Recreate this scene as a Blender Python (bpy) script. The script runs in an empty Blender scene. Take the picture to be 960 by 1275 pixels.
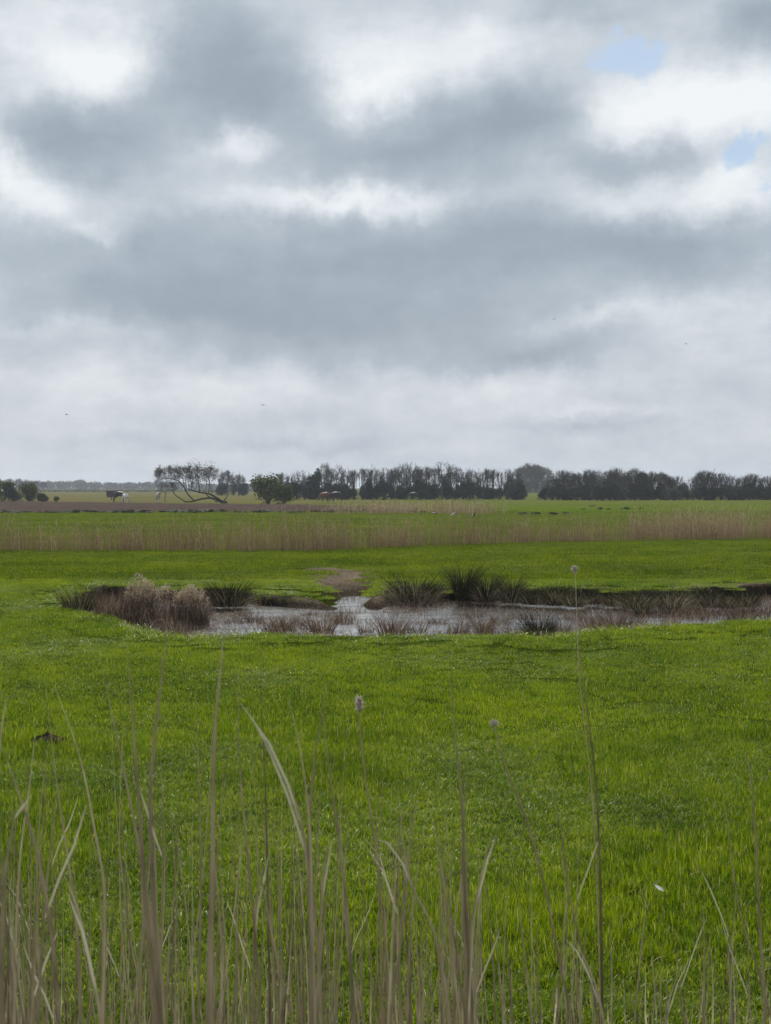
import bpy, math, random
import numpy as np
from mathutils import Vector, noise

random.seed(7)
RNG = np.random.default_rng(11)
sc = bpy.context.scene
COL = sc.collection
EYE = 2.4          # eye height above the pasture
F = 1500.0         # focal length in photo pixels (960 x 1275)
HY = 606.0         # horizon row
R = math.radians


def at(px, py, z=0.0):
    """point of the plane z seen at a photo pixel"""
    d = (EYE - z) * F / (py - HY)
    return ((px - 480) / F * d, d, z)


def atd(px, py, d):
    return ((px - 480) / F * d, d, EYE - (py - HY) / F * d)


def px_ground(px, py):
    x, y, z = at(px, py)
    return x, y


# ------------------------------------------------------------------ tagging
def tag(o, label=None, cat=None, group=None, kind=None):
    if label:
        o['label'] = label
    if cat:
        o['category'] = cat
    if group:
        o['group'] = group
    if kind:
        o['kind'] = kind
    return o


def empty(name, loc, rz=0.0, sc_=1.0):
    o = bpy.data.objects.new(name, None)
    COL.objects.link(o)
    o.location = loc
    o.rotation_euler = (0, 0, rz)
    o.scale = (sc_,) * 3 if not isinstance(sc_, tuple) else sc_
    o.empty_display_size = 0.1
    return o


class MB:
    def __init__(self):
        self.v = []
        self.f = []
        self.t = []      # tint per vertex

    def tube(self, pts, rad, n=4, tint=0.5, cap=True):
        pts = [Vector(p) for p in pts]
        b0 = len(self.v)
        m = len(pts)
        for i, p in enumerate(pts):
            if i == 0:
                d = pts[1] - p
            elif i == m - 1:
                d = p - pts[i - 1]
            else:
                d = pts[i + 1] - pts[i - 1]
            if d.length < 1e-9:
                d = Vector((0, 0, 1))
            d.normalize()
            a = d.cross(Vector((0.31, 0.95, 0.05)))
            if a.length < 0.05:
                a = d.cross(Vector((1, 0, 0)))
            a.normalize()
            b = d.cross(a)
            r = rad[i]
            for k in range(n):
                th = 2 * math.pi * k / n
                self.v.append(tuple(p + a * (r * math.cos(th)) + b * (r * math.sin(th))))
                self.t.append(tint if not isinstance(tint, (list, tuple)) else tint[i])
        for i in range(m - 1):
            for k in range(n):
                k2 = (k + 1) % n
                self.f.append((b0 + i * n + k, b0 + i * n + k2, b0 + (i + 1) * n + k2, b0 + (i + 1) * n + k))
        if cap:
            self.f.append(tuple(b0 + k for k in reversed(range(n))))
            self.f.append(tuple(b0 + (m - 1) * n + k for k in range(n)))

    def ribbon(self, pts, wid, side=None, tint=0.5):
        pts = [Vector(p) for p in pts]
        b0 = len(self.v)
        m = len(pts)
        for i, p in enumerate(pts):
            d = (pts[min(i + 1, m - 1)] - pts[max(i - 1, 0)])
            d.normalize()
            s = Vector(side) if side is not None else Vector((1, 0, 0))
            s = s - d * s.dot(d)
            if s.length < 1e-6:
                s = d.orthogonal()
            s.normalize()
            w = wid[i] * 0.5
            self.v.append(tuple(p - s * w))
            self.v.append(tuple(p + s * w))
            self.t += [tint, tint]
        for i in range(m - 1):
            self.f.append((b0 + 2 * i, b0 + 2 * i + 1, b0 + 2 * i + 3, b0 + 2 * i + 2))

    def leaf(self, p, r, rnd, tint=0.5, asp=0.6):
        d = Vector((rnd.gauss(0, 1), rnd.gauss(0, 1), rnd.gauss(0, 1)))
        if d.length < 1e-3:
            d = Vector((0, 0, 1))
        d.normalize()
        a = d.orthogonal().normalized()
        p = Vector(p)
        b0 = len(self.v)
        for q in (-d * r, a * r * asp, d * r, -a * r * asp):
            self.v.append(tuple(p + q))
            self.t.append(tint)
        self.f.append((b0, b0 + 1, b0 + 2, b0 + 3))

    def mesh(self, name):
        me = bpy.data.meshes.new(name)
        me.from_pydata(self.v, [], self.f)
        if self.t:
            at_ = me.attributes.new('tint', 'FLOAT', 'POINT')
            at_.data.foreach_set('value', np.array(self.t, dtype=np.float32))
        me.update()
        return me

    def build(self, name, mat, parent=None, smooth=False):
        me = self.mesh(name)
        o = bpy.data.objects.new(name, me)
        COL.objects.link(o)
        me.materials.append(mat)
        if smooth:
            me.polygons.foreach_set('use_smooth', [True] * len(me.polygons))
        if parent:
            o.parent = parent
        return o


def link_mesh(name, me, parent=None):
    o = bpy.data.objects.new(name, me)
    COL.objects.link(o)
    if parent:
        o.parent = parent
    return o


def np_mesh(name, verts, quads, mat, tint=None):
    me = bpy.data.meshes.new(name)
    nv, nf = len(verts), len(quads)
    k = quads.shape[1]
    me.vertices.add(nv)
    me.vertices.foreach_set('co', np.asarray(verts, np.float32).ravel())
    me.loops.add(nf * k)
    me.loops.foreach_set('vertex_index', np.asarray(quads, np.int32).ravel())
    me.polygons.add(nf)
    me.polygons.foreach_set('loop_start', np.arange(0, nf * k, k, dtype=np.int32))
    if tint is not None:
        a = me.attributes.new('tint', 'FLOAT', 'POINT')
        a.data.foreach_set('value', np.asarray(tint, np.float32))
    me.materials.append(mat)
    me.update(calc_edges=True)
    me.validate()
    return me


# ------------------------------------------------------------------ materials
class NT:
    def __init__(self, tree):
        self.t = tree
        self.n = tree.nodes
        self.l = tree.links

    def node(self, typ, **kw):
        n = self.n.new(typ)
        for k, v in kw.items():
            setattr(n, k, v)
        return n

    def put(self, sock, val):
        if isinstance(val, bpy.types.NodeSocket):
            self.l.new(val, sock)
        elif val is not None:
            sock.default_value = val

    def math(self, op, a, b=None, c=None, clamp=False):
        n = self.node('ShaderNodeMath', operation=op)
        n.use_clamp = clamp
        self.put(n.inputs[0], a)
        if b is not None:
            self.put(n.inputs[1], b)
        if c is not None:
            self.put(n.inputs[2], c)
        return n.outputs[0]

    def vmath(self, op, a, b=None, c=None):
        n = self.node('ShaderNodeVectorMath', operation=op)
        self.put(n.inputs[0], a)
        if b is not None:
            self.put(n.inputs[1], b)
        if c is not None:
            self.put(n.inputs[2], c)
        return n.outputs['Value'] if op in ('DOT_PRODUCT', 'LENGTH') else n.outputs[0]

    def noise(self, vec, scale, detail=4, rough=0.55, out='Fac'):
        n = self.node('ShaderNodeTexNoise')
        if vec is not None:
            self.put(n.inputs['Vector'], vec)
        n.inputs['Scale'].default_value = scale
        n.inputs['Detail'].default_value = detail
        n.inputs['Roughness'].default_value = rough
        return n.outputs[out]

    def ramp(self, fac, stops):
        n = self.node('ShaderNodeValToRGB')
        e = n.color_ramp.elements
        while len(e) > 1:
            e.remove(e[-1])
        e[0].position = stops[0][0]
        e[0].color = (*stops[0][1], 1)
        for p, c in stops[1:]:
            k = e.new(p)
            k.color = (*c, 1)
        self.put(n.inputs[0], fac)
        return n.outputs[0]

    def mix(self, fac, a, b, blend='MIX'):
        n = self.node('ShaderNodeMix', data_type='RGBA', blend_type=blend)
        self.put(n.inputs[0], fac)
        self.put(n.inputs[6], a if isinstance(a, bpy.types.NodeSocket) else (*a, 1))
        self.put(n.inputs[7], b if isinstance(b, bpy.types.NodeSocket) else (*b, 1))
        return n.outputs[2]

    def mapr(self, v, a, b, c=0.0, d=1.0, smooth=False):
        n = self.node('ShaderNodeMapRange')
        if smooth:
            n.interpolation_type = 'SMOOTHSTEP'
        self.put(n.inputs['Value'], v)
        for s, x in zip(('From Min', 'From Max', 'To Min', 'To Max'), (a, b, c, d)):
            n.inputs[s].default_value = x
        return n.outputs[0]


def material(name):
    m = bpy.data.materials.new(name)
    m.use_nodes = True
    m.node_tree.nodes.clear()
    nt = NT(m.node_tree)
    out = nt.node('ShaderNodeOutputMaterial')
    return m, nt, out


def princ(nt, color, rough=0.7, spec=0.3, normal=None):
    p = nt.node('ShaderNodeBsdfPrincipled')
    nt.put(p.inputs['Base Color'], color if isinstance(color, bpy.types.NodeSocket) else (*color, 1))
    nt.put(p.inputs['Roughness'], rough)
    p.inputs['Specular IOR Level'].default_value = spec
    if normal is not None:
        nt.put(p.inputs['Normal'], normal)
    return p


def plant_mat(name, stops, transl=0.3, rough=0.55, spec=0.3, nscale=3.0, namp=0.5, tcol=None):
    """leafy material: colour from the per-leaf tint and a world-position noise"""
    m, nt, out = material(name)
    a = nt.node('ShaderNodeAttribute', attribute_name='tint')
    g = nt.node('ShaderNodeNewGeometry')
    nz = nt.noise(g.outputs['Position'], nscale, 3)
    f = nt.math('ADD', a.outputs['Fac'], nt.math('MULTIPLY', nt.math('SUBTRACT', nz, 0.5), namp), clamp=True)
    c = nt.ramp(f, stops)
    p = princ(nt, c, rough, spec)
    if transl > 0:
        t = nt.node('ShaderNodeBsdfTranslucent')
        nt.put(t.inputs[0], c if tcol is None else nt.mix(1.0, c, tcol, 'MULTIPLY'))
        mx = nt.node('ShaderNodeMixShader')
        mx.inputs[0].default_value = transl
        nt.l.new(p.outputs[0], mx.inputs[1])
        nt.l.new(t.outputs[0], mx.inputs[2])
        nt.l.new(mx.outputs[0], out.inputs[0])
    else:
        nt.l.new(p.outputs[0], out.inputs[0])
    return m


def plain_mat(name, c1, c2, scale=6.0, rough=0.8, spec=0.2, bump=0.0):
    m, nt, out = material(name)
    tc = nt.node('ShaderNodeTexCoord')
    nz = nt.noise(tc.outputs['Object'], scale, 5)
    c = nt.ramp(nz, [(0.3, c1), (0.7, c2)])
    nrm = None
    if bump:
        b = nt.node('ShaderNodeBump')
        b.inputs['Strength'].default_value = bump
        nt.put(b.inputs['Height'], nz)
        nrm = b.outputs[0]
    p = princ(nt, c, rough, spec, nrm)
    nt.l.new(p.outputs[0], out.inputs[0])
    return m


def grass_mat(name='grass_blades', spec=0.28, k=1.0):
    m, nt, out = material(name)
    a = nt.node('ShaderNodeAttribute', attribute_name='tint')
    g = nt.node('ShaderNodeNewGeometry')
    pos = g.outputs['Position']
    n1 = nt.noise(pos, 0.22, 4, 0.6)
    n2 = nt.noise(pos, 1.7, 3, 0.6)
    sh = nt.math('ADD', nt.math('MULTIPLY', nt.math('SUBTRACT', n1, 0.5), 0.9),
                 nt.math('MULTIPLY', nt.math('SUBTRACT', n2, 0.5), 0.7))
    green = nt.ramp(nt.math('ADD', a.outputs['Fac'], sh, clamp=True),
                    [(0.0, (0.020, 0.048, 0.001)), (0.33, (0.083, 0.148, 0.002)),
                     (0.65, (0.170, 0.250, 0.003)), (0.9, (0.30, 0.345, 0.008))])
    straw = nt.math('GREATER_THAN', a.outputs['Fac'], 0.955)
    c = nt.mix(straw, green, (0.36, 0.33, 0.17))
    c = nt.mix(1.0, c, (k, k, k), 'MULTIPLY')
    p = princ(nt, c, 0.40, spec)
    t = nt.node('ShaderNodeBsdfTranslucent')
    nt.put(t.inputs[0], nt.mix(1.0, c, (1.25, 1.2, 0.7), 'MULTIPLY'))
    mx = nt.node('ShaderNodeMixShader')
    mx.inputs[0].default_value = 0.42
    nt.l.new(p.outputs[0], mx.inputs[1])
    nt.l.new(t.outputs[0], mx.inputs[2])
    nt.l.new(mx.outputs[0], out.inputs[0])
    return m


def ground_mat():
    m, nt, out = material('pasture_soil')
    g = nt.node('ShaderNodeNewGeometry')
    pos = g.outputs['Position']
    mud = nt.node('ShaderNodeAttribute', attribute_name='mud').outputs['Fac']
    tan = nt.node('ShaderNodeAttribute', attribute_name='dry').outputs['Fac']
    nb = nt.noise(pos, 0.05, 5, 0.6)
    nm = nt.noise(pos, 0.9, 5, 0.6)
    nf = nt.noise(pos, 14.0, 4, 0.6)
    grass = nt.ramp(nt.math('ADD', nt.math('MULTIPLY', nb, 0.55), nt.math('MULTIPLY', nm, 0.45)),
                    [(0.35, (0.050, 0.090, 0.003)), (0.65, (0.088, 0.128, 0.004))])
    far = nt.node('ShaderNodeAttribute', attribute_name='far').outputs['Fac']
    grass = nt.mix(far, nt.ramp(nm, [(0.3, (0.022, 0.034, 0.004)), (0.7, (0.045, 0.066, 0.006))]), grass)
    dry = nt.ramp(nt.math('ADD', nt.math('MULTIPLY', nb, 0.5), nt.math('MULTIPLY', nm, 0.5)),
                  [(0.38, (0.085, 0.088, 0.022)), (0.62, (0.135, 0.112, 0.050))])
    c = nt.mix(tan, grass, dry)
    mudc = nt.ramp(nt.math('ADD', nt.math('MULTIPLY', nf, 0.6), nt.math('MULTIPLY', nm, 0.4)),
                   [(0.3, (0.022, 0.016, 0.011)), (0.5, (0.11, 0.086, 0.062)), (0.72, (0.26, 0.21, 0.15))])
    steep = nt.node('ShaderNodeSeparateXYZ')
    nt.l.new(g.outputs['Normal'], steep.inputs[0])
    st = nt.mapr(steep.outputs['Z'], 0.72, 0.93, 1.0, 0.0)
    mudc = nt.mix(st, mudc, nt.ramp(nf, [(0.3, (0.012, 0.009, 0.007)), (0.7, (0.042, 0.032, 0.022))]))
    zz = nt.node('ShaderNodeSeparateXYZ')
    nt.l.new(pos, zz.inputs[0])
    wet = nt.mapr(zz.outputs['Z'], -0.22, -0.06, 0.35, 1.0)
    wv = nt.node('ShaderNodeCombineXYZ')
    for k_ in range(3):
        nt.l.new(wet, wv.inputs[k_])
    mudc = nt.vmath('MULTIPLY', mudc, wv.outputs[0])
    mm = nt.math('ADD', mud, nt.math('MULTIPLY', nt.math('SUBTRACT', nm, 0.5), 0.5))
    mmask = nt.mapr(mm, 0.35, 0.6)
    c = nt.mix(nt.math('MAXIMUM', mmask, st), c, mudc)
    b = nt.node('ShaderNodeBump')
    b.inputs['Strength'].default_value = 0.22
    b.inputs['Distance'].default_value = 0.02
    nt.put(b.inputs['Height'], nt.math('ADD', nf, nm))
    p = princ(nt, c, 0.9, 0.0, b.outputs[0])
    nt.l.new(p.outputs[0], out.inputs[0])
    return m


def water_mat():
    m, nt, out = material('pond_water')
    g = nt.node('ShaderNodeNewGeometry')
    mp = nt.node('ShaderNodeMapping')
    mp.inputs['Scale'].default_value = (1.0, 2.2, 1.0)
    nt.l.new(g.outputs['Position'], mp.inputs[0])
    n1 = nt.noise(mp.outputs[0], 7.0, 3, 0.5)
    b = nt.node('ShaderNodeBump')
    b.inputs['Strength'].default_value = 0.5
    b.inputs['Distance'].default_value = 0.03
    nt.put(b.inputs['Height'], n1)
    n2 = nt.noise(g.outputs['Position'], 1.3, 4, 0.6)
    c = nt.ramp(n2, [(0.35, (0.05, 0.040, 0.033)), (0.7, (0.11, 0.088, 0.076))])
    p = princ(nt, c, 0.05, 0.6, b.outputs[0])
    p.inputs['IOR'].default_value = 1.33
    p.inputs['Metallic'].default_value = 0.0
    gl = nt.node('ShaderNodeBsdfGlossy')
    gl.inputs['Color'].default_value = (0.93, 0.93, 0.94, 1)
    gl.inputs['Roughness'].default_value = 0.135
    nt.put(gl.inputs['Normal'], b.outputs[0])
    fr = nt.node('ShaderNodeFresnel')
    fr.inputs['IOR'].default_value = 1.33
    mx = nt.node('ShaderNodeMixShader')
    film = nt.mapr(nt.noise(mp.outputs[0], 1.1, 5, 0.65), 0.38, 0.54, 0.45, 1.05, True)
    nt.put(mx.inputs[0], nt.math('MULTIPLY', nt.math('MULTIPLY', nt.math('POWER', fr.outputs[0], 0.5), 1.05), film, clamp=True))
    nt.l.new(p.outputs[0], mx.inputs[1])
    nt.l.new(gl.outputs[0], mx.inputs[2])
    nt.l.new(mx.outputs[0], out.inputs[0])
    return m


M = {}
M['grass'] = grass_mat(k=1.25)
M['grass_far'] = grass_mat('short_grass_blades', 0.04, 0.92)
M['ground'] = ground_mat()
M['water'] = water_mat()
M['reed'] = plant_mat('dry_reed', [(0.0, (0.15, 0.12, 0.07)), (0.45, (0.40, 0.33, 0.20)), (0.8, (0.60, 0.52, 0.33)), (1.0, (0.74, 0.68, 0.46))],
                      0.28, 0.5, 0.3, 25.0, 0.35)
M['reed_leaf'] = plant_mat('dry_reed_leaf', [(0.0, (0.30, 0.28, 0.19)), (1.0, (0.52, 0.50, 0.36))], 0.35, 0.5, 0.3, 20.0, 0.4)
M['plume'] = plant_mat('reed_plume', [(0.0, (0.24, 0.18, 0.125)), (1.0, (0.58, 0.49, 0.36))], 0.3, 0.9, 0.04, 30.0, 0.6)
M['flower'] = plant_mat('pale_flower_head', [(0.0, (0.32, 0.25, 0.21)), (1.0, (0.70, 0.64, 0.57))], 0.4, 0.9, 0.05, 40.0, 0.5)
M['far_reed'] = plant_mat('far_reed', [(0.0, (0.14, 0.080, 0.050)), (0.5, (0.30, 0.210, 0.130)), (1.0, (0.52, 0.43, 0.28))], 0.2, 0.9, 0.04, 0.5, 0.5)
M['sedge'] = plant_mat('dead_sedge', [(0.0, (0.035, 0.022, 0.015)), (0.5, (0.140, 0.094, 0.066)), (1.0, (0.48, 0.39, 0.29))], 0.15, 0.9, 0.04, 1.2, 0.6)
M['rush'] = plant_mat('rush_stems', [(0.0, (0.012, 0.013, 0.007)), (0.5, (0.036, 0.038, 0.016)), (0.85, (0.12, 0.115, 0.05)), (1.0, (0.36, 0.29, 0.19))], 0.1, 0.9, 0.04, 3.0, 0.4)  # pale end of the ramp paints lit highlights into some stems
M['thatch'] = plant_mat('dead_thatch', [(0.0, (0.020, 0.015, 0.010)), (0.5, (0.115, 0.090, 0.058)), (1.0, (0.42, 0.36, 0.25))], 0.3, 0.9, 0.04, 3.0, 0.5)
M['bark'] = plain_mat('grey_bark', (0.035, 0.03, 0.026), (0.085, 0.075, 0.062), 3.0, 0.9, 0.1)
M['bark_dark'] = plain_mat('dark_bark', (0.022, 0.018, 0.015), (0.05, 0.042, 0.034), 3.0, 0.9, 0.1)
M['twig'] = plant_mat('bare_twigs', [(0.0, (0.035, 0.03, 0.026)), (0.6, (0.075, 0.065, 0.054)), (1.0, (0.13, 0.115, 0.085))], 0.0, 0.9, 0.1, 0.5, 0.5)
M['twig_green'] = plant_mat('budding_twigs', [(0.0, (0.04, 0.036, 0.028)), (0.6, (0.095, 0.088, 0.06)), (1.0, (0.20, 0.19, 0.12))], 0.15, 0.9, 0.1, 0.5, 0.5)
M['ever'] = plant_mat('dark_foliage', [(0.0, (0.012, 0.018, 0.011)), (0.6, (0.026, 0.036, 0.019)), (1.0, (0.05, 0.065, 0.03))], 0.1, 0.7, 0.2, 0.4, 0.5)
M['bush'] = plant_mat('bush_foliage', [(0.0, (0.034, 0.048, 0.012)), (0.6, (0.095, 0.115, 0.026)), (1.0, (0.23, 0.24, 0.07))], 0.25, 0.7, 0.2, 0.5, 0.5)
M['weed'] = plant_mat('weed_foliage', [(0.0, (0.022, 0.032, 0.010)), (0.6, (0.055, 0.075, 0.02)), (1.0, (0.12, 0.14, 0.05))], 0.2, 0.7, 0.2, 1.0, 0.5)
M['soil'] = plain_mat('turned_soil', (0.03, 0.022, 0.016), (0.09, 0.065, 0.048), 30.0, 0.95, 0.05, 0.6)
M['plough'] = plain_mat('ploughed_soil', (0.045, 0.031, 0.026), (0.088, 0.064, 0.054), 0.35, 0.95, 0.0, 0.0)

# ------------------------------------------------------------------ terrain
near_lip = [(-260, 741), (-40, 742), (60, 745), (80, 754), (130, 774), (195, 795), (260, 798), (330, 794), (400, 796), (480, 797), (560, 795), (640, 797),
            (690, 802), (735, 789), (800, 787), (880, 783), (960, 780), (1200, 772)]
far_lip = [(1200, 722), (1060, 724), (960, 727), (905, 730), (850, 734), (790, 735), (740, 731), (700, 729), (655, 730), (600, 733),
           (560, 734), (500, 731), (476, 733), (455, 740), (425, 741), (400, 739), (340, 737), (290, 734), (200, 730), (120, 729), (84, 736)]
near_lip = near_lip[3:]
POND = np.array([px_ground(*p) for p in near_lip + far_lip])


def poly_sd(X, Y, P):
    """signed distance, negative inside"""
    X = np.asarray(X, float)
    Y = np.asarray(Y, float)
    best = np.full(X.shape, 1e9)
    inside = np.zeros(X.shape, bool)
    n = len(P)
    for i in range(n):
        x1, y1 = P[i]
        x2, y2 = P[(i + 1) % n]
        dx, dy = x2 - x1, y2 - y1
        t = np.clip(((X - x1) * dx + (Y - y1) * dy) / (dx * dx + dy * dy + 1e-12), 0, 1)
        best = np.minimum(best, np.hypot(X - x1 - t * dx, Y - y1 - t * dy))
        c = ((y1 > Y) != (y2 > Y)) & (X < (x2 - x1) * (Y - y1) / (y2 - y1 + 1e-12) + x1)
        inside ^= c
    return np.where(inside, -best, best)


def vnoise(X, Y, s, seed=0):
    """cheap smooth value noise, vectorised"""
    X = np.asarray(X, float) * s + 17.3 * seed
    Y = np.asarray(Y, float) * s + 9.1 * seed
    xi, yi = np.floor(X), np.floor(Y)
    fx, fy = X - xi, Y - yi
    fx = fx * fx * (3 - 2 * fx)
    fy = fy * fy * (3 - 2 * fy)

    def h(a, b):
        v = np.sin(a * 127.1 + b * 311.7 + seed * 74.7) * 43758.5453
        return v - np.floor(v)
    return (h(xi, yi) * (1 - fx) + h(xi + 1, yi) * fx) * (1 - fy) + (h(xi, yi + 1) * (1 - fx) + h(xi + 1, yi + 1) * fx) * fy


def sstep(a, b, x):
    t = np.clip((x - a) / (b - a), 0, 1)
    return t * t * (3 - 2 * t)


WZ = -0.30
MUDC = [(px_ground(428, 717), 1.25, 4.6), (px_ground(446, 735), 0.5, 3.0), (px_ground(405, 709), 0.8, 1.6)]


def mudmask(X, Y):
    m = np.zeros(np.shape(X))
    for (cx, cy), rx, ry in MUDC:
        m = np.maximum(m, np.clip(1.25 - np.hypot((X - cx) / rx, (Y - cy) / ry), 0, 1))
    # faint trodden track up the field
    for k in range(12):
        t = k / 11
        tx, ty = px_ground(430 - 55 * t, 718 - 30 * t)
        m = np.maximum(m, 0.62 * np.clip(1.2 - np.hypot((X - tx) / 0.45, (Y - ty) / 1.4), 0, 1))
    # bare edge on the right of the far bank
    cx, cy = px_ground(930, 727)
    m = np.maximum(m, np.clip(1.2 - np.hypot((X - cx) / 0.9, (Y - cy) / 0.6), 0, 1))
    return m


def H(X, Y):
    X = np.asarray(X, float)
    Y = np.asarray(Y, float)
    near = sstep(5.0, 8.0, Y) * (1 - 0.7 * sstep(24, 27, Y) * (1 - sstep(31, 36, Y)))
    fade = 1 - sstep(60, 110, Y)
    z = ((0.06 * (vnoise(X, Y, 0.45, 1) - 0.5) + 0.022 * (vnoise(X, Y, 1.3, 2) - 0.5)) * (1 - 0.8 * sstep(29, 33, Y)) + 0.16 * (vnoise(X, Y, 0.12, 3) - 0.5)) * near * fade
    sd = poly_sd(X, Y, POND) + 0.42 * (vnoise(X, Y, 0.62, 5) - 0.5) + 0.22 * (vnoise(X + 0.3 * Y, Y, 1.7, 6) - 0.5) + 0.14 * (vnoise(X, Y + 0.4 * X, 4.3, 7) - 0.5)
    ymid = 23.2
    wfar = sstep(ymid - 1.5, ymid + 1.5, Y)
    wid = 1.1 * (1 - wfar) + (0.16 + 0.5 * vnoise(X, Y, 0.8, 12) ** 2) * wfar
    mm = mudmask(X, Y)
    wid = wid + 0.35 * mm
    dep = sstep(0.05, 1.0, -sd / wid)
    xc = (441 - 480) / F * Y
    dr = sstep(33.5, 26.3, Y) * (1 - sstep(0.30, 1.05, np.abs(X - xc + 0.5 * (vnoise(X, Y, 0.9, 14) - 0.5)))) * wfar
    dep = np.maximum(dep, dr)
    z = z * (1 - dep) - dep * 0.46
    # lip of the near bank is a little raised, far bank turf too
    z = z + 0.05 * np.exp(-((sd - 0.4) / 0.5) ** 2) * (1 - mm) * (1 - wfar)
    z = z - 0.13 * mm * sstep(-0.2, 0.8, sd) * (1 - sstep(0.3, 3.0, sd))
    z = z + wfar * (0.20 * (vnoise(X, Y * .3, 0.9, 15) - 0.55) + 0.12 * (vnoise(X, Y * .3, 2.6, 16) - 0.5)) * np.exp(-((sd - 0.15) / 0.42) ** 2) * (1 - mm)
    # mud bars inside the pond that reach the surface
    bars = sstep(0.50, 0.72, vnoise(X, Y, 0.55, 9) * 0.6 + vnoise(X, Y, 1.4, 10) * 0.4)
    z = z + dep * bars * 0.155
    # the wet ditch and the bank the viewer stands on
    ditch = sstep(0.35, 1.15, Y) * (1 - sstep(3.4, 5.0, Y))
    bank = 1 - sstep(0.2, 0.95, Y)
    z = z - 0.42 * ditch + 0.8 * bank
    # swale that lifts the track behind the pond
    return z


def h1(x, y):
    return float(H(np.array([x]), np.array([y]))[0])


def axis(parts):
    out = []
    for a, b, st in parts:
        out += list(np.arange(a, b, st))
    return out


ys = axis([(-60, -8, 4), (-8, 0, 1), (0, 6, 0.2), (6, 17, 0.3), (17, 21, 0.18), (21, 26, 0.2), (26, 30, 0.11), (30, 46, 0.6), (46, 70, 1.5), (70, 130, 4), (130, 300, 15), (300, 2000, 120)]) + [2000]
xs = axis([(-1500, -200, 100), (-200, -40, 12), (-40, -16, 2), (-16, 18, 0.17), (18, 40, 2), (40, 200, 12), (200, 1500, 100)]) + [1500]
GX, GY = np.meshgrid(np.array(xs), np.array(ys))
GZ = H(GX, GY)
nx, ny = len(xs), len(ys)
idx = np.arange(nx * ny).reshape(ny, nx)
q = np.stack([idx[:-1, :-1], idx[:-1, 1:], idx[1:, 1:], idx[1:, :-1]], -1).reshape(-1, 4)
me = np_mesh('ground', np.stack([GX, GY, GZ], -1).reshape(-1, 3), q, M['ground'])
sdg = poly_sd(GX, GY, POND)
mud = np.maximum(mudmask(GX, GY), sstep(0.15, -0.25, sdg))
mud = np.maximum(mud, sstep(5.0, 4.0, GY))
a = me.attributes.new('mud', 'FLOAT', 'POINT')
a.data.foreach_set('value', mud.astype(np.float32).ravel())
pxg = 480 + F * GX / np.maximum(GY, 1)
dry = sstep(118, 150, GY) * (0.30 + 0.4 * sstep(560, 380, pxg) + 0.25 * sstep(170, 210, GY))
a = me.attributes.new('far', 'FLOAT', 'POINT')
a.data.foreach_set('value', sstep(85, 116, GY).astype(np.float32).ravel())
a = me.attributes.new('dry', 'FLOAT', 'POINT')
a.data.foreach_set('value', np.clip(dry, 0, 1).astype(np.float32).ravel())
me.polygons.foreach_set('use_smooth', [True] * len(me.polygons))
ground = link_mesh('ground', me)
tag(ground, 'wide flat green pasture with a pond hollow', 'ground', kind='structure')

# pond surface
bx0, by0 = POND.min(0) - 0.3
bx1, by1 = POND.max(0) + 0.3
gx, gy = np.meshgrid(np.linspace(bx0, bx1, 60), np.linspace(by0, by1 + 0.5, 40))
gi = np.arange(60 * 40).reshape(40, 60)
gq = np.stack([gi[:-1, :-1], gi[:-1, 1:], gi[1:, 1:], gi[1:, :-1]], -1).reshape(-1, 4)
wsd = poly_sd(gx, gy, POND)
wsd = np.where((np.abs(gx - (441 - 480) / F * gy) < 1.4) & (gy < 30.5) & (gy > 25), -1, wsd)
keep = wsd.ravel()[gq].min(1) < 0.25
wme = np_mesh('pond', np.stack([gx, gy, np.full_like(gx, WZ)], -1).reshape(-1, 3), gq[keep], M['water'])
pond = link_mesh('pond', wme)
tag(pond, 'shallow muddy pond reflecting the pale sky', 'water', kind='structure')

# ploughed field far left, a rough sheet a few centimetres above the pasture
def ploughed():
    top = [(-260, 623.5), (0, 624.0), (100, 625.5), (200, 627), (300, 628), (380, 629), (440, 631), (500, 633)]
    bot = [(-260, 639), (0, 638.5), (100, 638), (200, 637.5), (300, 637), (380, 636.5), (440, 636), (500, 634.5)]
    n, m = 120, 26
    V = []
    for i in range(n):
        t = i / (n - 1)
        pxx = -260 + 760 * t
        yt = np.interp(pxx, [p[0] for p in top], [p[1] for p in top])
        yb = np.interp(pxx, [p[0] for p in bot], [p[1] for p in bot])
        dt, db = at(0, yt)[1], at(0, yb)[1]
        for j in range(m):
            d = db + (dt - db) * j / (m - 1)
            e = min(i, n - 1 - i, j, m - 1 - j)
            z = 0.0 if e == 0 else 0.05 + 0.10 * random.random()
            V.append(((pxx - 480) / F * d, d, z - (0.03 if e == 0 else 0)))
    I = np.arange(n * m).reshape(n, m)
    Q = np.stack([I[:-1, :-1], I[1:, :-1], I[1:, 1:], I[:-1, 1:]], -1).reshape(-1, 4)
    o = link_mesh('ploughed_field', np_mesh('ploughed_field', np.array(V), Q, M['plough']))
    tag(o, 'strip of bare brown ploughed soil', 'field', kind='structure')


ploughed()


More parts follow.
